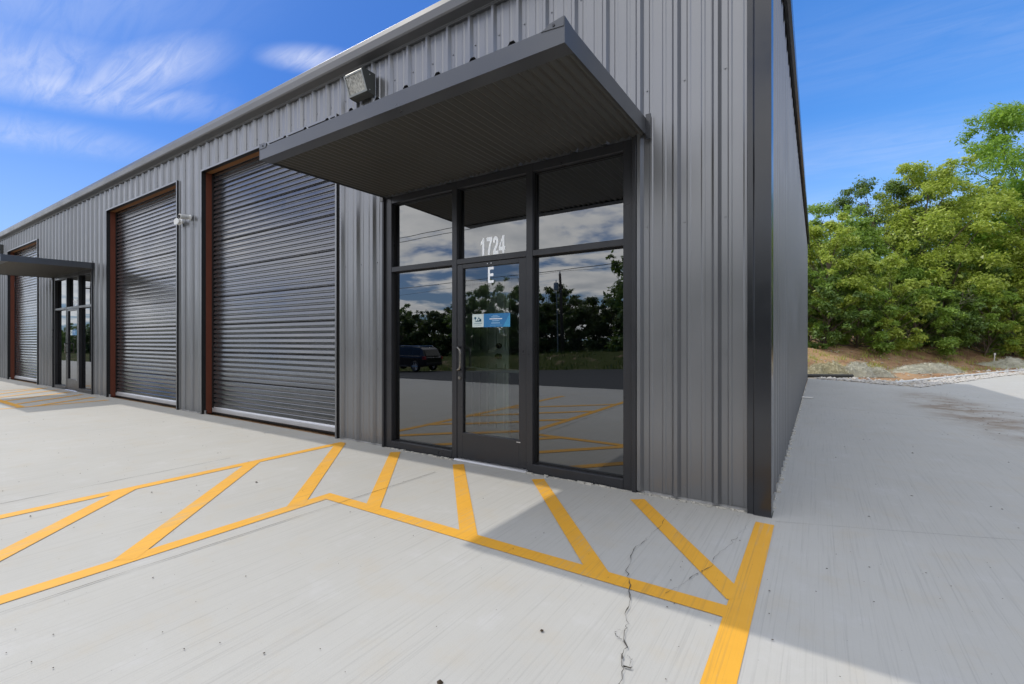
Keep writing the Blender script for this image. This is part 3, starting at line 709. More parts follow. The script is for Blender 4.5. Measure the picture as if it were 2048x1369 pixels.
# wall-pack lights
def walllight(x, z, label):
    r = empty('wall_light', (x, -0.032, z)); tag(r, label, 'wall light', 'wall pack lights above the canopies')
    w = 0.165
    # housing: side outline (y outward negative, z)
    hp = [(0, -.16), (-.10, -.16), (-.135, -.150), (-.235, .120), (-.215, .150), (0, .150)]; r.scale = (1, .85, .82)
    mb = MB()
    for xa, xb in ((-w, -w+.014), (w-.014, w)): mb.prism(hp, 'x', xa, xb)
    mb.prism([(0, .150), (-.215, .150), (-.235, .120), (-.222, .112), (-.205, .136), (0, .136)], 'x', -w+.014, w-.014)
    mb.prism([(0, -.16), (-.10, -.16), (-.135, -.150), (-.130, -.138), (-.10, -.146), (0, -.146)], 'x', -w+.014, w-.014)
    mb.box(-w+.014, w-.014, -.012, 0, -.146, .136); mb.build('housing', M['bronze'], r, bevel=0.004)
    mb = MB(); mb.prism([(-.015, .13), (-.10, .10), (-.115, .02), (-.06, -.06), (-.015, -.10)], 'x', -w+.02, w-.02); mb.build('reflector', M['reflector'], r)
    mb = MB(); q0 = [(-.1345, -.142), (-.2285, .112)]
    mb.add([(-w+.02, q0[0][0], q0[0][1]), (w-.02, q0[0][0], q0[0][1]), (w-.02, q0[1][0], q0[1][1]), (-w+.02, q0[1][0], q0[1][1])], [(0, 1, 2, 3)]); mb.build('lens', M['lens'], r)
    mb = MB()
    fr_ = [(-w, -w+.022), (w-.022, w)]
    def slab_(xa, xb, ya, za, yb, zb_):
        dy, dz = -0.93*.006, -0.35*.006
        mb.add([(xa, ya, za), (xb, ya, za), (xb, yb, zb_), (xa, yb, zb_), (xa, ya+dy, za+dz), (xb, ya+dy, za+dz), (xb, yb+dy, zb_+dz), (xa, yb+dy, zb_+dz)],
               [(0,3,2,1), (4,5,6,7), (0,1,5,4), (1,2,6,5), (2,3,7,6), (3,0,4,7)])
    slab_(-w, -w+.02, -.136, -.150, -.236, .120); slab_(w-.02, w, -.136, -.150, -.236, .120)
    slab_(-w+.02, w-.02, -.136, -.150, -.144, -.128); slab_(-w+.02, w-.02, -.229, .100, -.236, .120)
    mb.build('lens_frame', M['grey_metal'], r)
    for sz in (.10, -.12):
        mb = MB(); mb.tube([(w, -.10, sz), (w+.006, -.10, sz)], .008, 8); mb.build('housing_screw', M['galv'], r)
    return r
walllight(-4.35, 4.375, 'bronze wall pack light with clear slanted lens above the near canopy')
walllight(-22.7, 4.36, 'dark wall pack light at the far left above the farther canopy')

# camera and sensor between the first two doors
r = empty('security_camera', (-9.02, -0.034, 3.455)); tag(r, 'small white bullet security camera on the wall between two roll up doors', 'camera')
mb = MB(); mb.tube([(0, 0, 0), (0, -.018, 0)], [.05, .046], 18); mb.build('base', M['plastic'], r)
mb = MB(); mb.tube([(0, -.018, 0), (0, -.06, -.012)], .016, 10); mb.build('arm', M['plastic'], r)
mb = MB(); d = Vector((0.25, -1, -0.15)).normalized(); p0 = Vector((0, -.03, .0)); mb.tube([p0, p0+d*.02, p0+d*.15, p0+d*.165], [.03, .04, .042, .038], 18); mb.build('camera_body', M['plastic'], r, smooth=False)
mb = MB(); mb.tube([p0+d*.165, p0+d*.170], .030, 18); mb.build('lens', M['black'], r)
r = empty('motion_sensor', (-9.30, -0.034, 3.405)); tag(r, 'white pill shaped sensor mounted just left of the bullet camera', 'sensor')
mb = MB(); prs = [(.085*math.cos(t)*(1 if abs(math.cos(t)) < .98 else 1), .042*math.copysign(abs(math.sin(t))**.6, math.sin(t))) for t in [R(15*i) for i in range(24)]]
mb.prism([(x_, z_) for x_, z_ in prs], 'y', -0.11, -0.055); mb.build('sensor_body', M['plastic'], r, bevel=0.012)
mb = MB(); mb.box(-.02, .02, -.055, 0, -.018, .018); mb.build('bracket', M['plastic'], r)

# white drain stub poking out of the side wall
mb = MB(); mb.tube([(-0.02, 8.2, 0.035), (0.22, 8.2, 0.032)], 0.017, 10); tag(mb.build('drain_stub', M['pvc']), 'short white plastic drain pipe stub sticking out of the side wall base', 'pipe')
# grout squeezed out along the base of the wall
mb = MB(); rg = random.Random(9)
def grout(xa, xb):
    x_ = xa
    while x_ < xb:
        w = rg.uniform(.03, .09); d = rg.uniform(.006, .03); h = rg.uniform(.004, .016)
        mb.prism([(x_, -0.034), (x_+w, -0.034), (x_+w*.9, -0.036-d), (x_+w*.4, -0.040-d*1.2), (x_+w*.05, -0.036-d*.6)], 'z', 0.001, h); x_ += w*rg.uniform(.9, 1.6)
grout(-0.95, -0.14); grout(-4.0, -2.95); grout(-2.05, -1.05)
y_ = 0.15
while y_ < 12:
    w = rg.uniform(.05, .15); d = rg.uniform(.01, .035); mb.prism([(0.02, y_), (0.022+d, y_+w*.2), (0.022+d*.7, y_+w*.8), (0.02, y_+w)], 'z', 0.001, rg.uniform(.006, .02)); y_ += w*rg.uniform(1.0, 2.2)
o = mb.build('grout_line', M['caulk'], BLD); o['kind'] = 'stuff'

# ------------------------------------------------------------------ debris on the slab
rd = random.Random(21); mb = MB()
def speck(x_, y_, r_):
    n = rd.choice((4, 5, 6)); a0 = rd.random()*6; el = rd.uniform(.4, 1)
    z0 = h1(x_, y_)+0.006
    ring = [(x_+r_*math.cos(a0+6.283*i/n)*rd.uniform(.7, 1.1), y_+el*r_*math.sin(a0+6.283*i/n)*rd.uniform(.7, 1.1), z0) for i in range(n)]
    mb.add(ring+[(x_, y_, z0+r_*rd.uniform(.15, .4))], [(i, (i+1) % n, n) for i in range(n)])
for _ in range(620):
    x_ = rd.uniform(-9, 1.6); y_ = rd.uniform(-3.6, -0.15)
    speck(x_, y_, rd.choice((.0016, .002, .0025, .003, .004, .006)))
for _ in range(220):
    x_ = rd.uniform(-20, -5); y_ = rd.uniform(-3.2, -0.25); speck(x_, y_, rd.choice((.004, .006, .009)))
for _ in range(260): speck(rd.uniform(0.2, 5.5), rd.uniform(0.2, 12.5), rd.choice((.003, .004, .006, .010)))
for _ in range(180): speck(rd.gauss(2.7, .35), rd.uniform(4.5, 11.5), rd.choice((.004, .006, .009, .014)))
for x_, y_, r_ in [(-3.9, -1.62, .016), (-4.35, -2.25, .012), (-4.45, -2.95, .012), (-0.7, -2.1, .011), (0.35, -.75, .007), (.55, -.6, .006), (0.95, 1.1, .013), (1.2, 3.0, .016)]: speck(x_, y_, r_)
struct(mb.build('scattered_debris', M['debris']), 'stuff', 'dark leaf crumbs and grit scattered over the concrete')
mb = MB()
ctr = (-0.86, -2.58)
ring = [(ctr[0]+.014*math.cos(t)*(1.0 if i % 2 else .8), ctr[1]+.011*math.sin(t)) for i, t in enumerate([R(40*i) for i in range(9)])]
mb.add([(a, c, .0065+.002*(i % 2)) for i, (a, c) in enumerate(ring)]+[(ctr[0], ctr[1], .02)], [(i, (i+1) % 9, 9) for i in range(9)])
tag(mb.build('dead_leaf', M['debris']), 'curled brown dead leaf on sunlit concrete at the bottom of the photo', 'leaf')

# ------------------------------------------------------------------ behind the building: bank, pipes, netting, gravel stones
def rocks(n, f_pos, r0, r1, mat, name, seed):
    rs = random.Random(seed); m_ = MB()
    base = [(1,0,0),(-1,0,0),(0,1,0),(0,-1,0),(0,0,.7),(0,0,-.5)]; fc = [(0,2,4),(2,1,4),(1,3,4),(3,0,4),(2,0,5),(1,2,5),(3,1,5),(0,3,5)]
    for _ in range(n):
        x_, y_ = f_pos(rs); r_ = rs.uniform(r0, r1)*rs.uniform(.5, 1.3); a = rs.random()*6.28
        z_ = h1(x_, y_)+0.012+r_*.2
        vs = []
        for p in base:
            q_ = (p[0]*rs.uniform(.7, 1.3), p[1]*rs.uniform(.6, 1.1), p[2]*rs.uniform(.6, 1.2))
            vs.append((x_+r_*(q_[0]*math.cos(a)-q_[1]*math.sin(a)), y_+r_*(q_[0]*math.sin(a)+q_[1]*math.cos(a)), z_+r_*q_[2]))
        m_.add(vs, fc)
    return struct(m_.build(name, mat), 'stuff')
def gpos(rs):
    t = rs.random(); x_ = 0.2+8.8*t
    base = 14.9-(2.2)*x_/2.64 if x_ <= 2.64 else 12.7+(x_-2.64)*2.16
    return x_, base+0.05+abs(rs.gauss(0, 1.0))
rocks(1500, gpos, .02, .07, M['stone'], 'gravel_stones', 5)
def bpos(rs):
    s = rs.uniform(16.6, 21.5); l_ = rs.uniform(-1, 14); la = l_
    x_ = CX+FWX*s+RTX*la*1.0; y_ = CY+FWY*s+RTY*la
    return (x_+9.4, y_+6.1) if False else (CX+FWX*s+RTX*(10+l_), CY+FWY*s+RTY*(10+l_))
rocks(700, bpos, .015, .06, M['gravel'], 'clay_clods', 8)
mb = MB(); pts = []
for i in range(31):
    t = i/30; pts.append((-0.25+1.55*t, 14.98+0.72*t, 0.075))
mb.tube(pts, [0.058+0.006*(i % 2) for i in range(31)], 14); tag(mb.build('drain_pipe', M['corr_pipe']), 'black corrugated drain pipe lying at the end of the concrete drive', 'pipe')
mb = MB(); pts = [(2.20+5.9*i/20, 13.75+11.7*i/20, h1(2.20+5.9*i/20, 13.75+11.7*i/20)+0.05) for i in range(21)]
mb.tube(pts, 0.034, 10); tag(mb.build('long_pipe', M['pvc']), 'long thin white pipe lying on the gravel beside the concrete edge', 'pipe')
def netting(x_, y_, L, Wd, Hh, rot, mat, label, seed):
    rs = np.random.RandomState(seed); n, m_ = 34, 16; V = []
    ph = rs.rand(6)*6
    for i in range(n):
        for j in range(m_):
            a = (i/(n-1)-.5)*2; c_ = (j/(m_-1)-.5)*2
            env = max(0, 1-abs(a)**2.6)*max(0, 1-c_*c_)
            bump = .72+.28*math.sin(a*5+ph[0])*math.cos(c_*2+ph[1])+.18*math.sin(a*11+ph[2]+c_*3)+.14*math.sin(a*23+ph[3]+c_*5)+.42*rs.rand()
            lx, ly = a*L/2*(1+.05*math.sin(c_*4+ph[4])), c_*Wd/2*(1+.22*math.sin(a*6+ph[5]))
            X_ = x_+lx*math.cos(rot)-ly*math.sin(rot); Y_ = y_+lx*math.sin(rot)+ly*math.cos(rot)
            V.append((X_, Y_, h1(X_, Y_)+0.0+Hh*env**.55*bump-0.02))
    F = [(i*m_+j, (i+1)*m_+j, (i+1)*m_+j+1, i*m_+j+1) for i in range(n-1) for j in range(m_-1)]
    root = npmesh('netting_pile', V, F, mat, smooth=True)
    # loose fibres standing off the heap
    fv = []; ff = []; Vn = np.array(V)
    for k in range(6500):
        p = Vn[rs.randint(len(Vn))]+rs.randn(3)*np.array([.05, .05, .012]); d = rs.randn(3); d[2] = abs(d[2])*.35; d /= np.linalg.norm(d); w = np.cross(d, rs.randn(3)); w /= np.linalg.norm(w)+1e-6
        l_ = rs.uniform(.05, .17); o_ = len(fv); fv += [p-w*.005, p+w*.005, p+d*l_]; ff.append((o_, o_+1, o_+2))
    fo = npmesh('fibre', fv, ff, mat, root); fo['kind'] = 'stuff'
    return tag(root, label, 'netting', 'heaps of erosion netting behind the drive')
def sp_(px, s): return CX+FWX*s+RTX*(px-1024)/938*s, CY+FWY*s+RTY*(px-1024)/938*s
for px, s, L, Wd, Hh, rot, mt, lb, sd in [
    (1652, 16.7, 1.35, .9, .40, .6, 'straw', 'tan heap of erosion netting nearest the wall behind the black pipe', 1),
    (1722, 17.0, 1.75, .9, .36, .5, 'straw_green', 'grey green heap of netting second from the wall on the gravel', 2),
    (1858, 18.6, 2.4, .9, .30, .62, 'straw_green', 'long low grey green heap of netting in the middle of the bank foot', 3),
    (2036, 21.6, 2.6, 1.0, .34, .62, 'straw_green', 'grey green heap of netting at the right edge of the photo', 4)]:
    x_, y_ = sp_(px, s); netting(x_, y_, L, Wd, Hh, rot, M[mt], lb, sd)
rs = np.random.RandomState(31); fv = []; ff = []
for c_ in range(150):
    px = rs.uniform(1600, 2120); lat_ = (px-1024)/938; s_ = rs.uniform(17.2, 22.5)+max(0, px-1700)/350*3.0; x0_, y0_ = sp_(px, s_); nb = rs.randint(8, 34)
    for k in range(nb):
        x_ = x0_+rs.randn()*.14; y_ = y0_+rs.randn()*.14; z_ = h1(x_, y_); a = rs.rand()*6.28; hh_ = rs.uniform(.05, .26); o_ = len(fv)
        fv += [(x_-.009*math.cos(a), y_-.009*math.sin(a), z_-.03), (x_+.009*math.cos(a), y_+.009*math.sin(a), z_-.03), (x_+rs.randn()*.08, y_+rs.randn()*.08, z_+hh_)]; ff.append((o_, o_+1, o_+2))
struct(npmesh('weeds', fv, ff, M['leaf_yellow']), 'stuff', 'sparse yellow green weeds on the clay bank')
# survey stakes
def stake(px, s, h, mat, name, label, w):
    x_, y_ = sp_(px, s); z_ = h1(x_, y_); m_ = MB(); m_.tube([(x_, y_, z_-.1), (x_+.03, y_, z_+h)], [w, w*.9], 6)
    m_.prism([(x_+.03-w*1.6, y_-w), (x_+.03+w*1.6, y_-w), (x_+.03+w*1.6, y_+w), (x_+.03-w*1.6, y_+w)], 'z', z_+h*.8, z_+h*1.02); tag(m_.build(name, mat), label, 'stake')
stake(1893, 18.6, .42, M['deadwood'], 'survey_stake', 'thin pale wooden stake standing on the orange bank', .014)
stake(1988, 22.6, .45, M['pvc'], 'marker_post', 'short white topped marker post at the foot of the shrubs', .022)

# ------------------------------------------------------------------ trees
def leaf_cloud(rs, centers, radii, n, size, squash=.72, up=.75):
    w = radii**1.8; w /= w.sum(); idx = rs.choice(len(centers), n, p=w)
    d = rs.randn(n, 3); d /= np.linalg.norm(d, axis=1, keepdims=True)
    rr = radii[idx]*np.clip(0.78+.27*rs.randn(n), .05, 1.5)
    pos = centers[idx]+d*rr[:, None]*np.array([1, 1, squash])
    nr = d*0.55+np.array([0, 0, up])+rs.randn(n, 3)*.5; nr /= np.linalg.norm(nr, axis=1, keepdims=True)
    t = np.cross(nr, rs.randn(n, 3)); t /= np.linalg.norm(t, axis=1, keepdims=True)+1e-9
    t[:, 2] -= .35; t /= np.linalg.norm(t, axis=1, keepdims=True)
    bt = np.cross(nr, t); bt /= np.linalg.norm(bt, axis=1, keepdims=True)+1e-9
    L = .86*size*np.clip(np.exp(-.12+.42*rs.randn(n)), .35, 2.1)[:, None]; Wd = L*(.40+.18*rs.rand(n))[:, None]
    V = np.stack([pos, pos+t*L*.45+bt*Wd*.5, pos+t*L, pos+t*L*.45-bt*Wd*.5], 1).reshape(-1, 3)
    F = np.arange(4*n).reshape(n, 4)
    return V, F
def make_tree(name, seed, H_, Rr, base, nclump, nleaf, lsize, mat, trunk_r=.16, dead=False):
    rs = np.random.RandomState(seed); root = empty(name)
    C_ = []; Rd = []
    lobes = [(rs.uniform(-.35, .35)*Rr, rs.uniform(-.35, .35)*Rr, rs.uniform(.35, .95)) for _ in range(6)]
    for k in range(nclump):
        t = rs.rand()**.85; z = base+(H_-base)*t
        prof_ = max(.30, math.sqrt(max(0, 1-((t-.42)/.66)**2)))
        a = rs.rand()*6.283; q_ = Rr*prof_*(.25+.75*rs.rand()**.5)*(1+.22*math.sin(a*3+seed)+.12*math.sin(a*5+2*seed))
        C_.append((q_*math.cos(a), q_*math.sin(a), z)); Rd.append(rs.uniform(.10, .24)*max(H_*.42, Rr)*(.75 if t > .8 else 1)*.8)
    for k in range(int(nclump*.35)):            # stray sprays breaking the outline
        t = rs.uniform(.25, 1.0); a = rs.rand()*6.283; z = base+(H_-base)*t+rs.uniform(0, .05)*H_
        prof_ = max(.3, math.sqrt(max(0, 1-((t-.42)/.66)**2))); q_ = Rr*prof_*rs.uniform(.9, 1.18)
        C_.append((q_*math.cos(a), q_*math.sin(a), z)); Rd.append(rs.uniform(.04, .085)*max(H_*.5, Rr))
    C_ = np.array(C_); Rd = np.array(Rd)
    V, F = leaf_cloud(rs, C_, Rd, nleaf, lsize)
    npmesh('crown', V, F, mat, root)
    mb = MB(); top = H_*.82; pts = []; n = 7; dx = rs.randn(n)*.06*Rr; dy = rs.randn(n)*.06*Rr; dx[0] = dy[0] = 0
    for i in range(n): pts.append((dx[:i+1].sum(), dy[:i+1].sum(), -.25+(top+.25)*i/(n-1)))
    mb.tube(pts, [trunk_r*(1-.85*i/(n-1)) for i in range(n)], 8)
    order = rs.permutation(len(C_))[:min(len(C_), 34)]
    for k in order:
        c_ = C_[k]; f = np.clip((c_[2]-.25*H_)/top*.9, .12, .9); i = f*(n-1); i0 = int(i); p0 = np.array(pts[i0])+(np.array(pts[min(i0+1, n-1)])-np.array(pts[i0]))*(i-i0)
        mid_ = (p0+c_)/2+rs.randn(3)*.08*Rr+np.array([0, 0, .06*H_*.4]); r0 = trunk_r*(.42*(1-f)+.08)
        mb.tube([p0, mid_, c_], [r0, r0*.6, r0*.22], 5, cap=False)
    mb.build('trunk', M['bark'], root, smooth=True)
    return root
def place(o, px, s, label, cat, group, rz=0.0, sc_=1.0, first=False, sink=0.0):
    x_, y_ = sp_(px, s); o.location = (x_, y_, h1(x_, y_)-sink); o.rotation_euler = (0, 0, rz); o.scale = (sc_, sc_, sc_) if isinstance(sc_, (int, float)) else sc_
    tag(o, label, cat, group); return o
GT = 'trees behind the drive'; GS = 'shrubs along the foot of the trees'
def ds(px): return 2.6*max(0, px-1640)/400
for sd, h_, r_, b_, nc, nl, ls, mt, tr_, px, s_, lb in [
    (11, 7.9, 2.6, .4, 95, 50000, .15, 'leaf_mid', .15, 1655, 27, 'mid green tree rising just behind the far end of the wall'),
    (12, 9.6, 3.1, .5, 105, 54000, .15, 'leaf_dark', .18, 1752, 28.5, 'dark green rounded tree between the wall and the big yellow green tree'),
    (13, 9.9, 3.3, 1.0, 110, 62000, .16, 'leaf_yellow', .20, 1885, 24.8, 'broad yellow green tree in the middle of the row'),
    (14, 14.2, 4.4, .4, 185, 105000, .17, 'leaf_bright', .24, 2072, 25.6, 'tall bright green tree at the right edge topping all the others'),
    (15, 6.0, 1.8, .4, 70, 30000, .14, 'leaf_yellow', .11, 1642, 23.2, 'small yellow green tree closest to the wall corner'),
    (16, 9.6, 3.2, .5, 90, 44000, .15, 'leaf_mid', .16, 1985, 28, 'mid green tree behind and between the broad tree and the tallest tree'),
    (17, 8.6, 3.4, .3, 90, 34000, .17, 'leaf_dark', .16, 1825, 31, 'dark tree mostly hidden behind the broad yellow green tree'),
    (18, 8.6, 2.9, .6, 80, 36000, .15, 'leaf_yellow', .13, 2078, 22.9, 'lower yellow green tree in front of the tallest tree')]:
    place(make_tree('broadleaf_tree', sd, h_, r_, b_, nc, nl, ls, M[mt], tr_), px, s_+ds(px), lb, 'tree', GT)
SH = [(1650, 22.0, 3.2, 1.5, 'leaf_dark', 'dark green shrub at the wall end of the thicket'), (1715, 21.9, 3.1, 1.5, 'leaf_mid', 'mid green shrub second from the wall'),
      (1772, 21.8, 4.4, 1.5, 'leaf_yellow', 'tall yellow green shrub with arching sprays in the thicket'), (1838, 22.0, 3.0, 1.6, 'leaf_mid', 'mid green shrub under the broad yellow green tree'),
      (1903, 21.8, 3.2, 1.6, 'leaf_dark', 'dark green shrub right of centre in the thicket'), (1965, 21.6, 3.2, 1.6, 'leaf_mid', 'mid green shrub in front of the marker post'),
      (2030, 21.4, 3.7, 1.6, 'leaf_yellow', 'yellow green shrub at the right edge of the thicket'), (1682, 24.0, 4.9, 1.6, 'leaf_dark', 'taller dark shrub behind the shrubs near the wall'),
      (1860, 24.0, 4.4, 1.8, 'leaf_dark', 'dark shrub in the shade under the broad tree'), (1940, 23.8, 4.8, 1.8, 'leaf_dark', 'dark shrub behind the right hand shrubs'),
      (1800, 24.6, 4.6, 1.8, 'leaf_mid', 'mid green shrub behind the tall arching shrub'), (2010, 24.2, 5.0, 1.9, 'leaf_mid', 'tall mid green shrub behind the right edge shrub'),
      (1620, 23.0, 3.6, 1.5, 'leaf_mid', 'mid green shrub half hidden by the end of the wall'), (1745, 25.5, 5.2, 1.8, 'leaf_mid', 'mid green shrub at the foot of the dark rounded tree')]
for i, (px, s_, h_, r_, mt, lb) in enumerate(SH):
    place(make_tree('shrub', 40+i, h_, r_, .0, 58, 22000, .12, M[mt], .05), px, s_+ds(px), lb, 'shrub', GS)
# solid dark woodland far behind the first trees
rs = np.random.RandomState(77); cc_ = []; rr_ = []
for k in range(260):
    px = rs.uniform(1560, 2300); s_ = rs.uniform(33, 46); x_, y_ = sp_(px, s_); hh_ = rs.uniform(0.2, 6.5); cc_.append((x_, y_, h1(x_, y_)+hh_)); rr_.append(rs.uniform(.9, 1.9))
V, F = leaf_cloud(rs, np.array(cc_), np.array(rr_), 60000, .30)
struct(npmesh('woodland', V, F, M['leaf_deep']), 'stuff', 'dense dark woodland filling the gaps behind the row of trees')
# bare dead branches under the broad tree
mb = MB(); rs = np.random.RandomState(3); x_, y_ = sp_(1885, 24.6); z_ = h1(x_, y_)
def twig(p, d, l_, r_, k):
    q_ = p+d*l_; mb.tube([p, (p+q_)/2+rs.randn(3)*.06*l_, q_], [r_, r_*.8, r_*.5], 5, cap=False)
    if k:
        for _ in range(3):
            d2 = d+rs.randn(3)*.55; d2 /= np.linalg.norm(d2); twig(q_, d2, l_*.68, r_*.55, k-1)
for i in range(4):
    d = np.array([rs.uniform(-1, .6), rs.uniform(-.6, -.1), rs.uniform(.25, .7)]); d /= np.linalg.norm(d); twig(np.array([x_, y_, z_+1.2]), d, .95, .035, 3)
mb.tube([(x_, y_, z_-.1), (x_+.05, y_, z_+1.25)], [.06, .045], 6)
tag(mb.build('dead_tree', M['deadwood']), 'bare grey dead branches below the crown of the broad yellow green tree', 'dead tree')

# ------------------------------------------------------------------ across the street (seen mirrored in the glass)
GM = 'trees across the street mirrored in the glass'
protos = [make_tree('roadside_tree', 70+i, h_, r_, .0, 80, 20000, .26, M[mt], .16) for i, (h_, r_, mt) in enumerate([(6.4, 3.2, 'leaf_deep'), (7.4, 3.6, 'leaf_dark'), (5.6, 3.0, 'leaf_deep')])]
rt2 = random.Random(12); used = set(); xk = 14.0; k = 0
while xk > -270:
    pk = rt2.randrange(3)
    o = protos[pk] if pk not in used else copy_tree(protos[pk]); used.add(pk)
    s_ = rt2.uniform(.82, 1.08)*(1.0 if xk < -14 else 1.18)
    y_ = -33-rt2.uniform(0, 4); o.location = (xk, y_, h1(xk, y_)-.2); o.rotation_euler = (0, 0, rt2.random()*6.28); o.scale = (s_, s_, s_)
    tag(o, 'tree of the dark treeline across the street, seen mirrored in the storefront glass', 'tree', GM)
    xk -= rt2.uniform(3.0, 4.2)*(1 if xk > -60 else 1.7)
for pk in range(3):
    if pk not in used: tag(protos[pk], 'tree of the dark treeline across the street, seen mirrored in the storefront glass', 'tree', GM); protos[pk].location = (18+5*pk, -34, 0)
rs = np.random.RandomState(78); cc_ = []; rr_ = []
for k in range(760):
    x_ = rs.uniform(-300, 20); y_ = rs.uniform(-46, -36.5); cc_.append((x_, y_, h1(x_, y_)+rs.uniform(0.1, 3.9))); rr_.append(rs.uniform(1.0, 1.9))
V, F = leaf_cloud(rs, np.array(cc_), np.array(rr_), 90000, .55)
struct(npmesh('woodland', V, F, M['leaf_deep']), 'stuff', 'dark woodland behind the treeline across the street')
yk = -24.0; ke = 0
while yk < 30:
    o = copy_tree(protos[ke % 3]); xk = 27+rt2.uniform(0, 4); s_ = rt2.uniform(1.15, 1.45)
    o.location = (xk, yk, h1(xk, yk)-.2); o.rotation_euler = (0, 0, rt2.random()*6.28); o.scale = (s_, s_, s_)
    tag(o, 'tree of the dark row east of the drive, reflected in the ribbed metal walls', 'tree', 'trees east of the drive reflected in the metal'); yk += rt2.uniform(2.8, 4.0); ke += 1
def pole(x_, y_, label, tx):
    z_ = h1(x_, y_); r = empty('utility_pole', (x_, y_, z_)); tag(r, label, 'utility pole', 'utility poles along the street')
    m_ = MB(); m_.tube([(0.12, 0, -.3), (0, 0, 3), (-.14, 0, 6.5)], [.15, .13, .10], 10); m_.build('pole', M['pole'], r, smooth=True)
    m_ = MB(); m_.tube([(-.14, 0, 6.5), (-.14, 0, 6.56), (-.14, 0, 6.70)], [.03, .06, .03], 8); m_.tube([(.0, .1, 4.9), (.05, .28, 4.9), (.05, .28, 5.05)], [.02, .02, .05], 6); m_.build('insulator', M['grey_metal'], r)
    if tx:
        m_ = MB(); m_.tube([(-.12-.33, .1, 5.1), (-.12-.33, .1, 5.14), (-.45, .1, 5.70), (-.45, .1, 5.76)], [.17, .20, .20, .15], 16); m_.tube([(-.45, .1, 5.76), (-.45, .1, 5.98)], .035, 6); m_.build('transformer', M['grey_metal'], r)
        m_ = MB(); m_.tube([(-.22, .12, -.2), (-.40, .12, 4.6), (-.55, .12, 5.2)], .03, 8); m_.build('riser_conduit', M['grey_metal'], r)
    return r
pole(-17.1, -30.0, 'wooden utility pole with grey transformer mirrored in the right storefront window', True)
pole(-75.0, -30.0, 'farther wooden utility pole mirrored at the far left of the street', False)
pole(42.0, -30.0, 'wooden utility pole down the street to the right, without a transformer', False)
def wire(a, c, sag, label):
    m_ = MB(); pts = []
    for i in range(25):
        t = i/24; pts.append((a[0]+(c[0]-a[0])*t, a[1]+(c[1]-a[1])*t, a[2]+(c[2]-a[2])*t-4*sag*t*(1-t)))
    m_.tube(pts, .012, 5); return tag(m_.build('overhead_wire', M['black']), label, 'wire', 'overhead wires along the street')
def zt(x_): return h1(x_, -30)
wire((-75.14, -30, zt(-75)+6.68), (-17.24, -30, zt(-17.1)+6.68), .5, 'overhead wire from the transformer pole top to the farther pole')
wire((-17.24, -30, zt(-17.1)+6.68), (41.86, -30, zt(42)+6.68), .5, 'overhead wire from the transformer pole top to the pole on the right')
# service drop nearer the building, held by two poles beyond the frame
def service(x_, y_):
    r = empty('service_pole', (x_, y_, h1(x_, y_))); m_ = MB(); m_.tube([(0, 0, -.3), (0, 0, 9.4)], [.15, .10], 10); m_.build('pole', M['pole'], r, smooth=True)
    m_ = MB(); m_.box(-.06, .06, -.9, .9, 7.6, 7.72); m_.build('crossarm', M['pole'], r); return r
tag(service(-58, -11.6), 'tall wooden crossarm pole by the near kerb at the left end of the service wires', 'utility pole')
tag(service(34, -9.2), 'tall wooden crossarm pole by the near kerb at the right end of the service wires', 'utility pole')
zl, zr = h1(-58, -11.6), h1(34, -9.2)
for dy, zo, lb in ((0.0, 7.8, 'upper service wire nearest the building, mirrored across the upper panes'), (.7, 7.75, 'middle service wire mirrored faintly in the upper panes'), (-.7, 5.9, 'lowest service wire mirrored in the door glass')):
    wire((-58, -11.6+dy, zl+zo), (34, -9.2+dy, zr+zo), 1.5, lb)

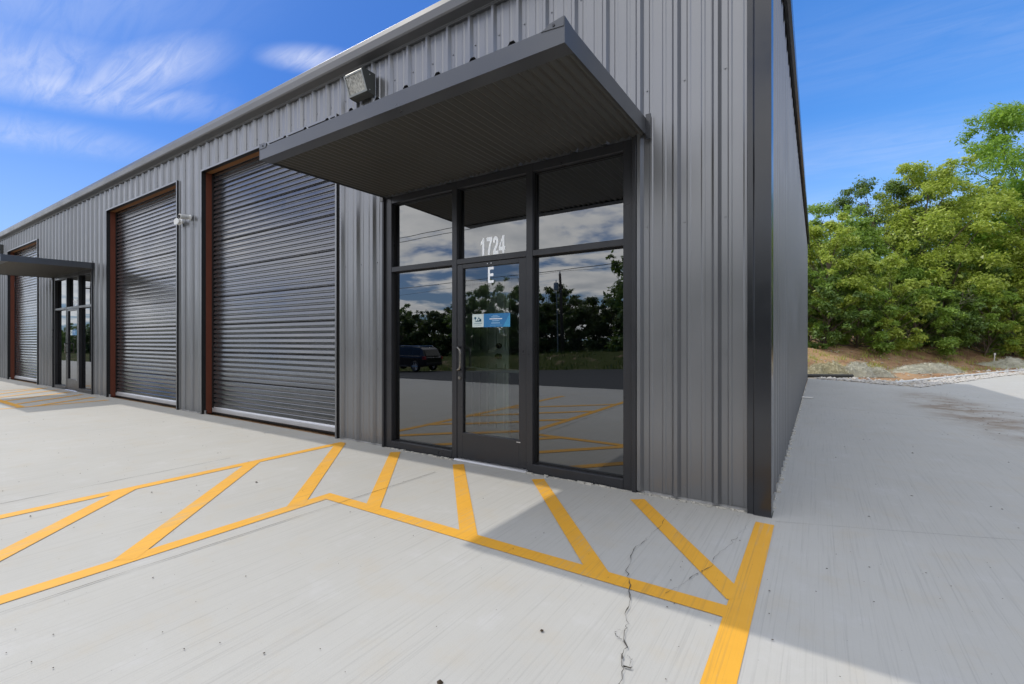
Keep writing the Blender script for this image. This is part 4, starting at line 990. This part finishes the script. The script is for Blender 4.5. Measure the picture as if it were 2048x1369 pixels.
# black sport utility vehicle parked at the far kerb, heading to -X
def suv(x_, y_):
    r = empty('parked_suv', (x_, y_, h1(x_, y_)+.0)); tag(r, 'black sport utility vehicle parked at the far kerb, mirrored in the left storefront window', 'car')
    Wd = .98
    # body rings along x: (x, half width, z low, z belt)
    body = [(-.05, .80, .48, 1.00), (.10, .93, .40, 1.08), (.6, .97, .34, 1.12), (1.3, .98, .32, 1.14), (2.6, .98, .32, 1.14), (3.6, .98, .32, 1.13), (4.1, .97, .34, 1.10), (4.7, .93, .40, 1.04), (5.1, .84, .46, .96), (5.18, .70, .52, .85)]
    m_ = MB(); ring = []
    for bx, w, zl_, zb_ in body:
        ring.append([(-bx, -w*.92, zl_), (-bx, -w, zl_+.15), (-bx, -w, zb_-.12), (-bx, -w*.94, zb_), (-bx, w*.94, zb_), (-bx, w, zb_-.12), (-bx, w, zl_+.15), (-bx, w*.92, zl_)])
    vs = [p for g_ in ring for p in g_]; n = 8
    m_.add(vs, [(i*n+k_, i*n+(k_+1) % n, (i+1)*n+(k_+1) % n, (i+1)*n+k_) for i in range(len(ring)-1) for k_ in range(n)]+[tuple(range(n)), tuple((len(ring)-1)*n+k_ for k_ in reversed(range(n)))])
    o = m_.build('body', M['car_paint'], r, smooth=False, bevel=.02)
    top = [(.12, .86, 1.08), (.35, .80, 1.62), (.62, .78, 1.76), (1.6, .80, 1.80), (2.6, .78, 1.77), (3.05, .76, 1.66), (3.75, .88, 1.12)]
    m_ = MB(); vs = []
    for bx, w, z_ in top: vs += [(-bx, -w, z_), (-bx, w, z_)]
    base = [(-bx, sgn*(.93), 1.10) for bx in (.12, 3.75) for sgn in (-1, 1)]
    side = [(.12, 1.08), (.35, 1.62), (.62, 1.76), (1.6, 1.80), (2.6, 1.77), (3.05, 1.66), (3.75, 1.10)]
    def hw(z_): return .92-.16*(z_-1.08)/.72
    vs = [(-bx, -hw(z_), z_) for bx, z_ in side]+[(-bx, hw(z_), z_) for bx, z_ in side]; k7 = 7
    m_.add(vs, [tuple(range(7)), tuple(range(13, 6, -1))]+[(i, 7+i, 7+(i+1) % 7, (i+1) % 7) for i in range(7)])
    m_.build('cabin', M['car_paint'], r, bevel=.03)
    for sg in (-1, 1):
        for poly in ([(.50, 1.16), (.60, 1.58), (1.25, 1.66), (1.25, 1.16)], [(1.36, 1.16), (1.36, 1.67), (2.22, 1.67), (2.22, 1.16)], [(2.33, 1.16), (2.33, 1.66), (2.92, 1.58), (3.42, 1.16)]):
            m_ = MB(); vs = [(-bx, sg*(hw(z_)+.006), z_) for bx, z_ in poly]+[(-bx, sg*(hw(z_)-.01), z_) for bx, z_ in poly]
            m_.add(vs, [(0, 1, 2, 3), (7, 6, 5, 4)]+[(i, (i+1) % 4, 4+(i+1) % 4, 4+i) for i in range(4)]); m_.build('window', M['car_glass'], r)
        m_ = MB(); m_.box(-3.5, -.3, sg*.93-.01, sg*.93+.025, 1.135, 1.155); m_.build('belt_trim', M['chrome'], r)
        m_ = MB(); m_.box(-3.6, -1.5, sg*.985-.012, sg*.985+.012, .36, .40); m_.build('sill_trim', M['chrome'], r)
        m_ = MB(); m_.tube([(-.75, sg*.70, 1.80), (-.85, sg*.70, 1.86), (-2.6, sg*.70, 1.86), (-2.75, sg*.70, 1.80)], .02, 6); m_.build('roof_rail', M['chrome'], r)
        m_ = MB(); m_.box(-.22, .03, sg*.90-.06, sg*.90+.06, .88, 1.10); m_.build('tail_light', M['tail'], r, bevel=.015)
        for wx in (-.95, -4.05):
            m_ = MB(); cy_ = sg*.90; prf = [(.30, -.12), (.37, -.11), (.385, -.06), (.385, .06), (.37, .11), (.30, .12)]
            vs = []; N = 24
            for a in range(N):
                t = 2*math.pi*a/N
                for rr_, yy in prf: vs.append((wx+rr_*math.cos(t), cy_+yy, .385+rr_*math.sin(t)))
            m_.add(vs, [(a*6+j, ((a+1) % N)*6+j, ((a+1) % N)*6+(j+1) % 6, a*6+(j+1) % 6) for a in range(N) for j in range(6)])
            wh = m_.build('wheel', M['black'], r, smooth=True)
            m_ = MB(); m_.tube([(wx, cy_+sg*.06, .385), (wx, cy_+sg*.075, .385)], .30, 24)
            for a in range(6):
                t = 2*math.pi*a/6; m_.tube([(wx, cy_+sg*.085, .385), (wx+.28*math.cos(t), cy_+sg*.10, .385+.28*math.sin(t))], .032, 6)
            m_.build('rim', M['chrome'], wh)
    m_ = MB(); vs = [(-.125, -.72, 1.16), (-.125, .72, 1.16), (-.325, .68, 1.58), (-.325, -.68, 1.58)]; m_.add([(p[0]+.02, p[1], p[2]) for p in vs]+[(p[0]-.03, p[1], p[2]) for p in vs], [(0, 1, 2, 3), (7, 6, 5, 4)]+[(i, (i+1) % 4, 4+(i+1) % 4, 4+i) for i in range(4)]); m_.build('rear_window', M['car_glass'], r)
    m_ = MB(); m_.box(-.12, .10, -.84, .84, .46, .66); m_.build('rear_bumper', M['black'], r, bevel=.03)
    return r
suv(-23.2, -21.6)
# rough grass on the verge across the street
rs = np.random.RandomState(8); n = 9000; px_ = rs.uniform(-60, 12, n); py_ = -23.2-rs.rand(n)**1.4*9
keep = (np.sin(px_*.7)+np.sin(px_*1.9+2)+rs.randn(n)*.9) > -.6; px_ = px_[keep]; py_ = py_[keep]; n = len(px_)
pz_ = hgt(px_, py_)-.02; hh = rs.uniform(.12, .42, n); an = rs.rand(n)*6.28; wd = .03
V = np.stack([np.stack([px_-wd*np.cos(an), py_-wd*np.sin(an), pz_], 1), np.stack([px_+wd*np.cos(an), py_+wd*np.sin(an), pz_], 1), np.stack([px_+rs.randn(n)*.1, py_+rs.randn(n)*.1, pz_+hh], 1)], 1).reshape(-1, 3)
struct(npmesh('grass', V, np.arange(3*n).reshape(n, 3), M['leaf_deep']), 'stuff', 'rough grass on the verge across the street')
